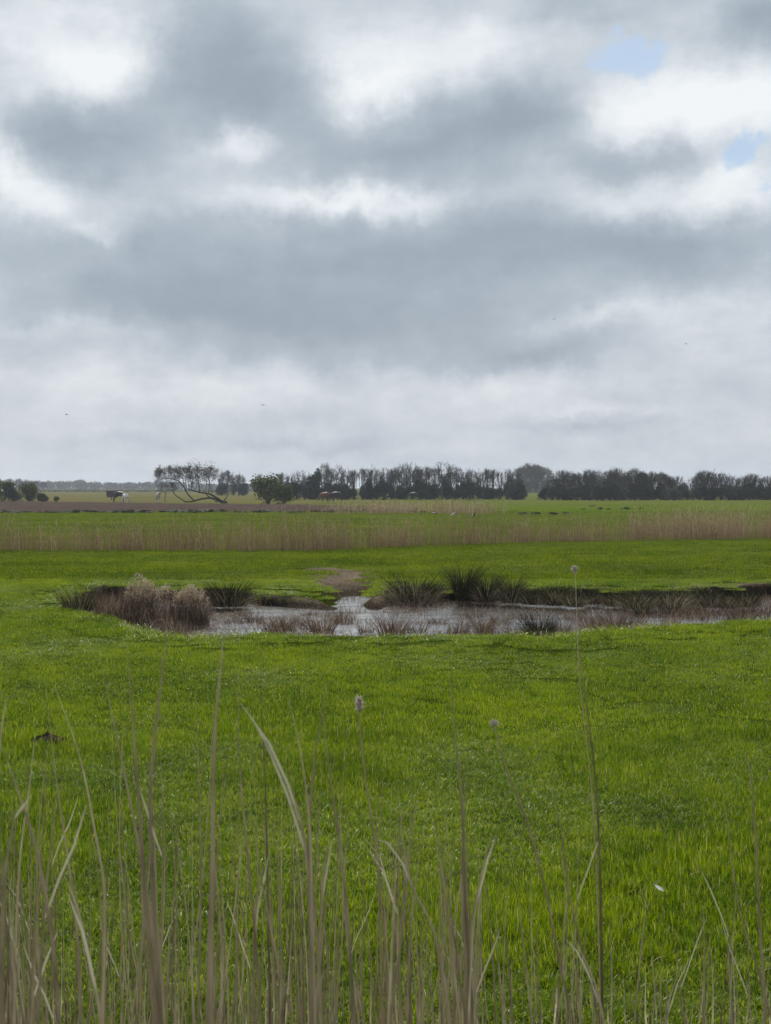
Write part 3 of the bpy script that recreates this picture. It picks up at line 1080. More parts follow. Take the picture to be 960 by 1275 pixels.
BT = [dome_tree(100 + i, 7.0, (0.52, 0.6, 0.7, 0.5, 0.62, 0.45)[i], (0.2, 0.16, 0.2, 0.14, 0.18, 0.12)[i], (9, 10, 12, 9, 11, 8)[i], 7, 7, 0.036, lean=(0, .04, .02, -.02, .05, 0)[i]) for i in range(6)]
RT = [dome_tree(200 + i, 7.0, 0.95, 0.14, 16, 8, 9, 0.042, lean=.03, stems_n=2) for i in range(3)]
GT = [dome_tree(230 + i, 7.0, 0.95, 0.14, 16, 8, 9, 0.042, 'twig_green', lean=.03, stems_n=2, buds=.6) for i in range(2)]
SH = [shrub_meshes(300 + i, (5.0, 4.0, 4.6, 3.4)[i], 3.6, 2800, (8, 11, 7, 9)[i], 0.17) for i in range(4)]
TS = [shrub_meshes(320 + i, 3.0, 6.0, 2600, 9, 0.17) for i in range(2)]


def put_tree(lib, k, px, top, base, label, cat='tree', group=None, name='bare_tree', wscale=1.0, hnom=7.0, parts=('trunk', 'crown'), dd=0.0):
    d = at(0, base)[1] + dd
    h = (base - top) / F * d * (d - dd) / d if dd == 0 else EYE - (top - HY) / F * d
    s = h / hnom
    lib_ = lib[k % len(lib)]
    return place(name, list(zip(parts, lib_)), ((px - 480) / F * d, d, 0), random.uniform(0, 6.28), (s * wscale, s * wscale, s), label, cat, group)


GRP_T = 'bare trees of the far tree line'
centre = [(350, 584), (362, 586), (374, 583), (385, 584), (404, 577), (411, 580), (419, 578), (432, 581), (441, 579), (451, 578), (461, 579), (470, 581), (480, 580), (489, 582),
          (498, 577), (507, 574), (516, 577), (523, 579), (533, 578), (545, 574), (553, 574), (560, 578), (571, 580), (579, 584), (589, 584), (598, 582), (606, 577), (614, 580), (623, 581), (633, 582), (641, 586)]


def centre_label(px):
    if px < 395:
        return 'bare grey tree right behind the olive bush, left of the dark cone tree'
    if px < 440:
        return 'bare tree of the far tree line directly above the chestnut and dark horses'
    if px < 495:
        return 'bare tree in the even middle stretch of the far tree line'
    if px < 565:
        return 'tall thin bare tree in the open gappy stretch of the far tree line'
    return 'bare tree in the dense right end of the central tree line'


for i, (px, top) in enumerate(centre):
    put_tree(BT, i * 5 + (i // 3), px, top + random.uniform(-2.5, 4.5), 621.8, centre_label(px), group=GRP_T, wscale=random.uniform(0.8, 1.1), dd=random.uniform(0, 14))
GRP_S = 'dark shrubs under the far trees'
for i, px in enumerate(range(352, 652, 9)):
    top = 602.5 - 4 * math.sin(px * 0.11) + random.uniform(-4.5, 4)
    lab = ('dark evergreen shrub under the trees behind the dark and chestnut horses' if px < 440 else
           'dark evergreen shrub in the middle of the far tree line' if px < 560 else
           'dark evergreen shrub at the right end of the central tree line')
    put_tree(SH, i, px, top, 622.2, lab, 'shrub', GRP_S, 'evergreen_shrub', random.uniform(0.6, 0.95), 3.6, ('stems', 'foliage'), dd=random.uniform(-2, 8))
put_tree(TS, 0, 392, 582, 622, 'dark cone shaped evergreen tree standing left of the chestnut horse', 'tree', None, 'evergreen_tree', 1.0, 6.0, ('trunk', 'crown'))
put_tree(TS, 1, 556, 590, 622, 'dark narrow ivy covered tree below the two tallest bare trees', 'tree', None, 'evergreen_tree', 1.0, 6.0, ('trunk', 'crown'))
put_tree(TS, 1, 458, 594, 622, 'dark ivy covered tree in the middle of the even stretch', 'tree', None, 'evergreen_tree', 1.0, 6.0, ('trunk', 'crown'))
put_tree(TS, 0, 640, 600, 622, 'dark rounded evergreen at the left side of the green gap', 'tree', None, 'evergreen_tree', 1.2, 6.0, ('trunk', 'crown'))

# hazy group seen through the gap
for i, (px, top) in enumerate([(648, 579), (658, 575), (668, 576), (678, 580)]):
    put_tree(GT, i, px, top, 613.5, 'hazy greenish rounded tree standing farther off behind the green gap', group='hazy trees behind the gap', wscale=1.0)
for i, px in enumerate((646, 657, 668, 679)):
    put_tree(SH, i, px, 596, 613, 'hazy shrub under the farther trees behind the green gap', 'shrub', 'hazy shrubs behind the gap', 'evergreen_shrub', 0.9, 3.6, ('stems', 'foliage'))

# right wood
right0 = [(688, 586, 0), (700, 583, 0), (712, 582, 0), (724, 581, 0), (735, 582, 0), (747, 582, 0), (758, 580, 1), (768, 580, 1), (778, 582, 1), (790, 582, 2), (801, 582, 2), (812, 583, 2), (823, 585, 2), (835, 588, 0), (845, 592, 0)]
right = right0 + [(px + 5, top + random.uniform(3, 8), kd) for px, top, kd in right0[::2]]
for i, (px, top, kd) in enumerate(right):
    lab = ('rounded twiggy tree in the left half of the right hand wood', 'grey twiggy tree at the top of the right hand wood', 'pale budding tree on the crown of the right hand wood')[kd]
    put_tree(GT if kd == 2 else RT, i, px, top + random.uniform(-1.5, 3.5), 622.6, lab, group='trees of the right hand wood', wscale=random.uniform(.65, .9), dd=random.uniform(2, 16))
for i, px in enumerate(range(679, 856, 8)):
    top = 603 + (3 if px < 690 or px > 845 else 0) + random.uniform(-5, 4)
    lab = 'dense dark shrub at the foot of the right hand wood, left half' if px < 765 else 'dense dark shrub at the foot of the right hand wood, right half'
    put_tree(SH, i + 1, px, top, 623.2, lab, 'shrub', 'dark shrubs of the right hand wood', 'evergreen_shrub', random.uniform(0.8, 1.0), 3.6, ('stems', 'foliage'), dd=random.uniform(0, 8))
last = [(862, 592), (870, 587), (879, 584), (888, 582), (897, 585), (908, 588), (918, 592), (929, 591), (938, 588), (947, 590), (957, 589), (968, 591), (980, 588), (995, 590), (1012, 586), (1030, 590)]
for i, (px, top) in enumerate(last):
    lab = ('bare open crowned tree just right of the notch in the wood' if px < 903 else 'low bare tree at the right edge of the picture')
    put_tree(BT if i % 2 else RT, i + 2, px, top, 622.6, lab, group='bare trees at the right end', wscale=0.95, dd=random.uniform(0, 10))
for i, px in enumerate(range(862, 1040, 9)):
    lab = 'dark shrub below the bare open crowned trees right of the notch' if px < 903 else 'dark shrub at the right edge of the picture'
    put_tree(SH, i + 2, px, 605 + random.uniform(-5, 3) - (4 if 935 < px < 960 else 0), 623, lab, 'shrub', 'dark shrubs at the right end', 'evergreen_shrub', random.uniform(0.8, 1.0), 3.6, ('stems', 'foliage'), dd=random.uniform(0, 8))

# tree and bush behind the fallen tree, olive bush, left bushes
put_tree(RT, 1, 281, 584, 617, 'rounded bare tree with reddish twigs just behind the toppled tree', wscale=0.85)
put_tree(RT, 0, 297, 587, 617, 'smaller bare tree between the reddish tree and the olive bush', wscale=0.8)
put_tree(SH, 2, 290, 602, 617, 'dark bush between two others under the reddish bare tree', 'shrub', None, 'evergreen_shrub', 0.85, 3.6, ('stems', 'foliage'))
put_tree(SH, 1, 276, 599, 617, 'dark round bush beneath the reddish bare tree', 'shrub', None, 'evergreen_shrub', 0.85, 3.6, ('stems', 'foliage'))
put_tree(SH, 3, 303, 601, 617.5, 'dark low bush left of the olive bush', 'shrub', None, 'evergreen_shrub', 0.85, 3.6, ('stems', 'foliage'))
put_tree(RT, 2, 322, 588, 620, 'thin bare tree rising behind the left of the olive bush', wscale=0.7)
OB = [shrub_meshes(400 + i, 4.6, 4.4, 2600, 11, 0.17, 'bush') for i in range(3)]
put_tree(OB, 0, 334, 587, 628, 'large olive green bush leaning left beside the ploughed soil', 'bush', None, 'green_bush', 1.2, 4.4, ('stems', 'foliage'))
put_tree(OB, 1, 353, 601, 628, 'smaller pale flowering bush against the right of the olive bush', 'bush', None, 'green_bush', 1.0, 4.4, ('stems', 'foliage'))
for px, top, base, k, lab in [(4, 594, 625, 0, 'tallest bush at the left edge with bright green top'),
                              (17, 606, 625, 1, 'dark mid height bush between the two green topped bushes'),
                              (36, 598, 625, 2, 'green topped bush second from the left edge'),
                              (52, 612, 625, 1, 'low dark bush right of the green topped bushes'),
                              (70, 617, 625, 0, 'lowest bush at the right end of the left hand hedge'),
                              (-22, 596, 625, 2, 'bush beyond the left edge of the hedge')]:
    put_tree(OB if k != 1 else SH, k, px, top, base, lab, 'bush', 'bushes at the left edge', 'green_bush', 1.0 if base - top > 15 else 1.25, 4.4 if k != 1 else 3.6, ('stems', 'foliage'))
for i, (px, top) in enumerate([(12, 594), (23, 595), (34, 596), (44, 597), (54, 599), (-5, 593), (-20, 594)]):
    put_tree(RT, i, px, top, 611, 'hazy bare tree rising behind the left hand bushes', group='hazy trees at far left', wscale=1.0)

# far wood: one blue mass
def far_wood():
    rnd = random.Random(5)
    mb = MB()
    for i in range(230):
        px = rnd.uniform(-260, 372)
        d = rnd.uniform(1000, 1200)
        top = 599.5 + 1.8 * math.sin(px * 0.05) + rnd.uniform(-1.2, 1.8) + (2.0 if px > 200 else 0) - (2.0 if px < 60 else 0)
        h = EYE - (top - HY) / F * d
        x = (px - 480) / F * d
        mb.tube([(x, d, -0.3), (x, d, h * 0.75)], [0.35, 0.15], 4, 0.3)
        w = rnd.uniform(4, 7)
        for k in range(110):
            v = Vector((rnd.gauss(0, 1), rnd.gauss(0, 1), rnd.gauss(0, 1))).normalized() * rnd.random() ** 0.4
            mb.leaf((x + v.x * w, d + v.y * w, max(0.3, h * 0.48 + v.z * h * 0.52)), rnd.uniform(0.5, 1.3), rnd, rnd.uniform(0.1, 0.8))
    o = mb.build('far_wood', M['ever'])
    tag(o, 'distant wood fading to blue on the left horizon', 'wood', kind='stuff')


far_wood()


def hedge(px0, px1, py, h, label, seed, d=None):
    rnd = random.Random(seed)
    root = None
    mb = MB()
    d = d or at(0, py)[1]
    x0, x1 = (px0 - 480) / F * d, (px1 - 480) / F * d
    n = int((x1 - x0) * 26)
    for i in range(n):
        x = rnd.uniform(x0, x1)
        hh = h * (0.8 + 0.4 * float(vnoise(np.array([x]), np.array([0.0]), 0.15, 3)[0]))
        mb.leaf((x, d + rnd.uniform(-0.6, 0.6), rnd.uniform(0.02, hh)), rnd.uniform(0.15, 0.4), rnd, rnd.uniform(0.2, 0.8))
    o = mb.build('hedge', M['weed'])
    tag(o, label, 'hedge')


hedge(40, 330, 612.6, 1.1, 'long low green hedge below the distant blue wood', 8)
hedge(648, 690, 614.0, 0.8, 'short hedge at the back of the green gap', 9)


# fallen, wind-thrown tree
def fallen_tree():
    d = at(0, 626.8)[1]
    s = d / F
    cx, cy = 278, 626.8

    def Z(zx, zy, dep=0.0):
        """zoom-coordinates of the photo (8x, origin 180,570) to local metres"""
        px, py = 180 + zx / 8, 570 + zy / 8
        return Vector(((px - cx) * s, dep, (cy - py) * s))
    rnd = random.Random(77)
    root = empty('fallen_tree', ((cx - 480) * s, d, 0))
    tag(root, 'wind toppled bare tree with a low sprawling trunk and arching twiggy crown', 'tree')
    T, C = MB(), MB()
    limbs = [([(785, 456, 0), (745, 425, 0), (690, 408, .1), (650, 398, .1), (560, 410, .1), (480, 435, 0), (405, 440, 0)], [.30, .26, .22, .2, .18, .15, .13]),
             ([(405, 440, 0), (340, 395, -.1), (295, 360, -.2), (275, 320, -.2)], [.12, .10, .08, .05]),
             ([(490, 425, 0), (430, 365, .2), (392, 295, .3), (335, 232, .4), (275, 212, .4), (185, 200, .4), (140, 225, .4)], [.15, .14, .13, .11, .09, .06, .03]),
             ([(785, 445, 0), (705, 388, -.3), (640, 355, -.4), (560, 346, -.5), (480, 325, -.5), (440, 312, -.5)], [.24, .2, .17, .14, .1, .06]),
             ([(550, 343, -.5), (548, 260, -.5), (535, 190, -.4)], [.11, .08, .05]),
             ([(780, 440, 0), (812, 400, .1), (838, 358, .1)], [.14, .1, .06]),
             ([(650, 400, .1), (622, 368, -.2), (600, 350, -.3)], [.12, .1, .08]),
             ([(745, 425, 0), (715, 440, .3), (690, 430, .5)], [.15, .1, .05]),
             ([(640, 352, -.4), (650, 280, -.2), (640, 200, -.1)], [.08, .06, .04]),
             ([(480, 325, -.5), (470, 250, -.4), (455, 190, -.3)], [.08, .06, .04]),
             ([(390, 290, .3), (385, 230, .3), (375, 180, .3)], [.07, .05, .04])]
    for pts, rad in limbs:
        T.tube([Z(*p) for p in pts], [r_ * .72 for r_ in rad], 6, 0.4)

    def sprout(p, d0, L, r, lev):
        q = p.copy()
        dd = d0.copy()
        pts, rad = [q.copy()], [r]
        for i in range(3):
            dd = (dd + Vector((rnd.gauss(0, .2), rnd.gauss(0, .2), rnd.gauss(.03, .12)))).normalized()
            q = q + dd * L / 3
            pts.append(q.copy())
            rad.append(max(r * (1 - .25 * (i + 1)), 0.006))
        C.tube(pts, rad, 3, rnd.uniform(.2, .9), cap=False)
        if lev == 0:
            for k in range(2):
                C.leaf(q, rnd.uniform(.05, .11), rnd, rnd.uniform(.5, 1))
            return
        for k in range(5):
            b = pts[rnd.choice((1, 2, 2, 3))]
            nd = (dd + Vector((rnd.gauss(0, .6), rnd.gauss(0, .6), rnd.gauss(.1, .5)))).normalized()
            sprout(b, nd, L * rnd.uniform(.45, .75), r * .55, lev - 1)
    # upright shoots from the arch and the upper limb, ending level
    for zx0, zy0, zy1 in [(150, 215, 120), (175, 203, 110), (205, 204, 100), (235, 208, 98), (262, 212, 102), (290, 216, 100), (320, 226, 100), (345, 240, 102), (375, 200, 98), (390, 240, 110),
                          (415, 318, 100), (440, 312, 95), (455, 200, 90), (480, 300, 88), (505, 330, 92), (535, 200, 95), (560, 345, 95), (590, 348, 92), (610, 350, 98), (640, 210, 95), (660, 355, 95), (680, 370, 105),
                          (275, 320, 260), (300, 360, 290), (165, 205, 150), (130, 225, 190), (345, 240, 130), (500, 330, 180)]:
        p = Z(zx0, zy0, rnd.uniform(-.7, .7))
        L = (zy0 - zy1) / 8 * s
        up = Vector((rnd.gauss(-.05, .15), rnd.gauss(0, .2), 1)).normalized()
        sprout(p, up, max(L * .62, .7), .026 + .006 * L, 2)
        sprout(p + up * L * .4, up, max(L * .5, .7), .022, 2)
    for k in range(2300):
        zx = rnd.uniform(112, 730)
        top_ = 98 + 10 * math.sin(zx * .045) + (40 * ((180 - zx) / 70) ** 2 if zx < 180 else 0)
        p = Z(zx, top_ + 105 * rnd.random() ** 1.3, rnd.uniform(-1.1, 1.1))
        d_ = Vector((rnd.gauss(0, .6), rnd.gauss(0, .6), rnd.gauss(.5, .6))).normalized()
        L = rnd.uniform(.25, .6)
        C.tube([p - d_ * L, p - d_ * L * .4 + Vector((rnd.gauss(0, .05), 0, 0)), p], [.013, .010, .005], 3, rnd.uniform(.2, .9), cap=False)
    for k in range(420):
        zx = rnd.uniform(105, 330)
        p = Z(zx, rnd.uniform(190, 335) - 0.0 * zx, rnd.uniform(-1.0, 1.0))
        d_ = Vector((rnd.gauss(-.2, .7), rnd.gauss(0, .6), rnd.gauss(.1, .6))).normalized()
        L = rnd.uniform(.25, .7)
        C.tube([p - d_ * L, p - d_ * L * .4 + Vector((rnd.gauss(0, .05), 0, 0)), p], [.012, .009, .005], 3, rnd.uniform(.2, .9), cap=False)
    # hanging brush on the left
    for k in range(14):
        p = Z(rnd.uniform(190, 300), rnd.uniform(270, 330), rnd.uniform(-.5, .5))
        sprout(p, Vector((rnd.uniform(-1, -.2), 0, rnd.uniform(-.2, .4))).normalized(), .9, .02, 1)
    o = T.build('trunk', M['bark_dark'], root)
    o2 = C.build('crown', M['twig_green'], root)
    # torn root plate
    rp = MB()
    for k in range(26):
        a = rnd.uniform(0, 6.28)
        rp.tube([(0, 0, 0.1), (0.25 * math.cos(a) + .1, 0.3 * math.sin(a), rnd.uniform(0, .35)), (0.5 * math.cos(a) + .15, 0.5 * math.sin(a), rnd.uniform(-.05, .3))], [.07, .05, .02], 4)
    rp.build('roots', M['bark_dark'], root)


fallen_tree()

# weed clumps along the edge of the ploughed soil, and on the far pasture
WD = [shrub_meshes(500 + i, 1.5, 0.6, 420, 6, 0.09, 'weed') for i in range(4)]
xw = -14.0
i = 0
while xw < 530:
    py = 638.6 - 0.6 * (xw / 520) + random.uniform(-0.5, 0.8)
    hpx = random.choice((2, 3, 3, 4, 5, 3, 4))
    lab = ('dark weed clump on the ploughed edge below the left hand bushes' if xw < 110 else
           'dark weed clump on the ploughed edge below the horses and toppled tree' if xw < 300 else
           'dark weed clump on the ploughed edge below the olive bush and dark horse' if xw < 430 else
           'dark weed clump at the foot of the far pinkish reeds')
    put_tree(WD, i, xw, py - hpx, py, lab, 'weeds', 'weed clumps along the ploughed edge', 'weed_clump', random.uniform(1.4, 2.6), 0.6, ('stems', 'foliage'))
    xw += random.uniform(6, 17)
    i += 1
for i, (px, py, hp) in enumerate([(726, 634.5, 2), (748, 634.3, 3), (757, 634.5, 2), (775, 634.3, 2), (781, 634.2, 3), (797, 634.0, 2), (650, 641, 4), (668, 641, 4), (690, 641, 4), (705, 640, 3)]):
    put_tree(WD, i, px, py - hp, py, 'small dark weed clump out on the far right pasture', 'weeds', 'weed clumps on the far right pasture', 'weed_clump', 1.6, 0.6, ('stems', 'foliage'))
put_tree(WD, 1, 889, 663, 669.5, 'green leafy weed clump in front of the reeds at right', 'weeds', None, 'weed_clump', 1.0, 0.6, ('stems', 'foliage'))


# ------------------------------------------------------------------ horses
def skin_mesh(name, verts, edges, radii, subdiv=2):
    me = bpy.data.meshes.new(name + '_cage')
    me.from_pydata(verts, edges, [])
    o = bpy.data.objects.new(name + '_cage', me)
    COL.objects.link(o)
    sk = o.modifiers.new('skin', 'SKIN')
    sk.use_smooth_shade = True
    dat = me.skin_vertices[0].data
    for i, r in enumerate(radii):
        dat[i].radius = (r, r) if not isinstance(r, tuple) else r
        dat[i].use_root = (i == 0)
    ss = o.modifiers.new('sub', 'SUBSURF')
    ss.levels = ss.render_levels = subdiv
    dg = bpy.context.evaluated_depsgraph_get()
    out = bpy.data.meshes.new_from_object(o.evaluated_get(dg))
    out.name = name
    bpy.data.objects.remove(o)
    return out


def horse(px, py, face, label, coat, hair, height=1.45, graze=True, legs=None):
    """horse whose nose points along the local +x axis"""
    x, y, _ = at(px, py)
    s = height / 1.5
    root = empty('horse', (x, y, 0), face, s)
    tag(root, label, 'horse', 'ponies on the far pasture')
    V = [(0.0, 0, 1.12), (-0.45, 0, 1.16), (-0.72, 0, 1.08), (0.42, 0, 1.14), (0.66, 0, 1.16)]
    Rr = [0.31, 0.30, 0.20, 0.29, 0.21]
    E = [(0, 1), (1, 2), (0, 3), (3, 4)]
    if graze:
        nk = [(0.92, 0, 0.98, .15), (1.12, 0, 0.66, .12), (1.22, 0, 0.42, .12), (1.27, 0, 0.24, .09), (1.29, 0, 0.08, .06)]
    else:
        nk = [(0.88, 0, 1.38, .16), (1.06, 0, 1.58, .12), (1.20, 0, 1.58, .11), (1.38, 0, 1.44, .08), (1.48, 0, 1.36, .06)]
    p = 4
    for a_, b_, c_, r_ in nk:
        V.append((a_, b_, c_)); Rr.append(r_); E.append((p, len(V) - 1)); p = len(V) - 1
    hd = 7
    for sd in (-1, 1):   # ears
        V.append((V[hd][0] - 0.08, sd * 0.08, V[hd][2] + 0.15)); Rr.append(0.025); E.append((hd, len(V) - 1))
    for sd in (-1, 1):
        st = random.uniform(-0.08, 0.08)
        p = 3
        for a_, b_, c_, r_ in [(0.46, .17, 0.86, .12), (0.48 + st, .17, 0.52, .062), (0.46 + st, .17, 0.28, .045), (0.46 + st, .17, 0.10, .042), (0.50 + st, .17, 0.02, .055)]:
            V.append((a_, sd * b_, c_)); Rr.append(r_); E.append((p, len(V) - 1)); p = len(V) - 1
        p = 1
        for a_, b_, c_, r_ in [(-0.56, .17, 0.86, .17), (-0.52, .17, 0.66, .10), (-0.72 + st, .17, 0.46, .062), (-0.68 + st, .17, 0.22, .045), (-0.67 + st, .17, 0.10, .043), (-0.62 + st, .17, 0.02, .055)]:
            V.append((a_, sd * b_, c_)); Rr.append(r_); E.append((p, len(V) - 1)); p = len(V) - 1
    me = skin_mesh('body', V, E, Rr)
    me.materials.append(coat)
    link_mesh('body', me, root)
    rnd = random.Random(int(px))
    tl = MB()
    for k in range(26):
        tl.tube([(-0.86, rnd.uniform(-.03, .03), 1.16), (-0.98, rnd.uniform(-.05, .05), .9), (-0.98 + rnd.uniform(-.06, .06), rnd.uniform(-.09, .09), rnd.uniform(.3, .5))], [.02, .025, .008], 3)
    tl.build('tail', hair, root)
    mn = MB()
    for k in range(40):
        t = rnd.random()
        a_, b_ = Vector(V[4]), Vector(V[7])
        q_ = a_.lerp(b_, t) + Vector((0.02, 0, 0.18 * (1 - t * .4)))
        mn.tube([q_, q_ + Vector((0.02, 0.12, -.1)), q_ + Vector((0.0, .17, -.28))], [.02, .02, .006], 3)
    mn.build('mane', hair, root)
    return root


cblack = plain_mat('black_coat', (0.010, 0.009, 0.009), (0.028, 0.024, 0.022), 4, 0.5, 0.3)
cdark = plain_mat('dark_brown_coat', (0.020, 0.013, 0.010), (0.05, 0.032, 0.024), 3, 0.5, 0.3)
cchest = plain_mat('chestnut_coat', (0.09, 0.032, 0.016), (0.19, 0.068, 0.03), 3, 0.5, 0.3)
cgrey = plain_mat('grey_coat', (0.34, 0.32, 0.29), (0.58, 0.56, 0.52), 3, 0.6, 0.2)
cwhite = plain_mat('white_coat', (0.48, 0.46, 0.43), (0.78, 0.76, 0.72), 3, 0.6, 0.2)
horse(148.5, 625.8, R(8), 'black horse grazing beside the white pony', cblack, cblack, 1.75)
horse(156, 626.2, R(78), 'white pony seen from behind next to the black horse', cwhite, cwhite, 1.45)
horse(197, 625.2, R(-68), 'pale grey horse facing the viewer left of the toppled tree', cgrey, cdark, 1.55, graze=False)
horse(405.5, 624.5, R(205), 'chestnut horse with bright orange back before the tree line', cchest, cchest, 1.6)
horse(419, 625.2, R(175), 'dark brown horse grazing right of the chestnut horse', cdark, cblack, 1.7)
horse(515, 623.2, R(180), 'nearly black horse half hidden in the shade above the pinkish reeds', cblack, cblack, 1.5)


# low dark shelter behind the black horse
def shelter():
    x, y, _ = at(139.8, 619.4)
    root = empty('field_shelter', (x, y, 0), 0.1)
    tag(root, 'low dark brown boxy field shelter behind the black horse', 'shelter')
    md = plain_mat('shelter_boards', (0.022, 0.017, 0.016), (0.055, 0.042, 0.038), 2, 0.9, 0.1)

    def box(mb, x0, y0, z0, x1, y1, z1):
        b = len(mb.v)
        for zz in (z0, z1):
            for (xx, yy) in ((x0, y0), (x1, y0), (x1, y1), (x0, y1)):
                mb.v.append((xx, yy, zz)); mb.t.append(.5)
        mb.f += [(b, b + 3, b + 2, b + 1), (b + 4, b + 5, b + 6, b + 7)] + [(b + i, b + (i + 1) % 4, b + 4 + (i + 1) % 4, b + 4 + i) for i in range(4)]
    w = MB()
    for k in range(12):
        box(w, -1.15 + k * .19, -0.9, 0.42 + random.uniform(-.02, .02), -1.15 + k * .19 + .18, -0.86, 1.42)
        box(w, -1.15 + k * .19, 0.86, 0.05, -1.15 + k * .19 + .18, 0.90, 1.42)
    for sx in (-1.2, 1.16):
        box(w, sx, -0.8, 0.3, sx + .04, 0.84, 1.42)
    w.build('walls', md, root)
    for sx in (-1.14, 1.06):
        for sy in (-.84, .76):
            p = MB(); box(p, sx, sy, -.1, sx + .08, sy + .08, 1.42); p.build('post', md, root)
    r = MB(); b = 0
    r.v = [(-1.35, -1.1, 1.45), (1.35, -1.1, 1.45), (1.35, 1.1, 1.62), (-1.35, 1.1, 1.62), (-1.35, -1.1, 1.52), (1.35, -1.1, 1.52), (1.35, 1.1, 1.69), (-1.35, 1.1, 1.69)]
    r.t = [.5] * 8
    r.f = [(0, 3, 2, 1), (4, 5, 6, 7), (0, 1, 5, 4), (1, 2, 6, 5), (2, 3, 7, 6), (3, 0, 4, 7)]
    r.build('roof', md, root)


shelter()
postm = plain_mat('weathered_post', (0.06, 0.052, 0.042), (0.14, 0.12, 0.10), 8, 0.9, 0.1)
for px, py, top, lab in [(205.5, 626, 612, 'thin fence post between the grey horse and the toppled tree'),
                         (551, 622.6, 617.5, 'short dark post standing before the tree line above the pinkish reeds')]:
    x, y, _ = at(px, py)
    h = (py - top) / F * y
    mb = MB()
    mb.tube([(0, 0, -.2), (0.01, 0, h * .5), (0.03, 0, h * .97), (0.03, 0, h)], [.065, .06, .055, .03], 7)
    o = mb.build('fence_post', postm)
    o.location = (x, y, 0)
    tag(o, lab, 'post')


# ------------------------------------------------------------------ birds
def ground_bird(px, py, face, label, body_m, head_m, size=0.5, graze=True):
    x, y, _ = at(px, py)
    root = empty('wading_bird', (x, y, 0.0), face, size / 0.5)
    tag(root, label, 'bird', 'birds feeding beyond the reed strip')
    V = [(0, 0, .24), (-.16, 0, .22), (-.27, 0, .22), (.12, 0, .27)]
    Rr = [.105, .08, .03, .075]
    E = [(0, 1), (1, 2), (0, 3)]
    if graze:
        V += [(.22, 0, .23), (.27, 0, .14), (.31, 0, .11)]
    else:
        V += [(.18, 0, .37), (.20, 0, .46), (.26, 0, .46)]
    Rr += [.04, .042, .02]
    E += [(3, 4), (4, 5), (5, 6)]
    me = skin_mesh('body', V, E, Rr)
    me.materials.append(body_m)
    link_mesh('body', me, root)
    w = MB()
    for sd in (-1, 1):
        w.tube([(.08, sd * .095, .27), (-.1, sd * .1, .26), (-.3, sd * .04, .23)], [.03, .05, .008], 5)
    w.build('wings', head_m, root)
    for sd in (-1, 1):
        l = MB(); l.tube([(0, sd * .04, .18), (-.01, sd * .045, .09), (0, sd * .045, 0), (.05, sd * .045, .002)], [.012, .009, .009, .006], 5)
        l.build('leg', legm, root)


legm = plain_mat('bird_leg', (0.20, 0.07, 0.04), (0.28, 0.11, 0.06))
bwhite = plain_mat('white_feathers', (0.6, 0.6, 0.58), (0.8, 0.8, 0.78))
bdark = plain_mat('dark_feathers', (0.02, 0.018, 0.016), (0.05, 0.045, 0.04))
bbrown = plain_mat('brown_feathers', (0.12, 0.05, 0.03), (0.2, 0.09, 0.05))
ground_bird(541, 641.5, R(20), 'dark backed bird, leftmost of the three beyond the reeds', bdark, bwhite, .42)
ground_bird(565.5, 643.5, R(190), 'white bodied bird with dark wings, middle of the three', bwhite, bdark, .45)
ground_bird(590, 645.8, R(-70), 'dark fronted bird with pale back, rightmost of the three', bdark, bwhite, .5, False)
ground_bird(735.5, 632, R(180), 'small reddish brown bird, left of the pair on the far pasture', bbrown, bbrown, .36, False)
ground_bird(739.5, 631.8, R(10), 'small reddish brown bird, right of the pair on the far pasture', bbrown, bbrown, .4, False)


def flying_bird(px, py, d, span, face, label):
    x, y, z = atd(px, py, d)
    root = empty('flying_bird', (x, y, z), face)
    tag(root, label, 'bird', 'birds high in the sky')
    me = skin_mesh('body', [(0, 0, 0), (-span * .18, 0, 0), (-span * .3, 0, .0), (span * .16, 0, .01), (span * .24, 0, .01)], [(0, 1), (1, 2), (0, 3), (3, 4)], [span * .07, span * .05, span * .03, span * .05, span * .02])
    me.materials.append(bdark)
    link_mesh('body', me, root)
    for sd in (-1, 1):
        w = MB()
        w.tube([(.03 * span, sd * span * .04, .01), (.06 * span, sd * span * .24, span * .10), (-.04 * span, sd * span * .5, span * .05)], [span * .035, span * .04, span * .008], 5)
        w.build('wing', bdark, root)


flying_bird(83, 516, 95, .42, .4, 'tiny dark bird flying low at the far left of the sky')
flying_bird(327.5, 504.5, 95, .45, 2.0, 'tiny dark bird flying left of centre above the tree line')
flying_bird(690, 397.5, 95, .36, 1.2, 'tiny bird under the dark cloud right of centre')
flying_bird(854, 428, 95, .34, 2.6, 'tiny bird against the pale sky at the right')


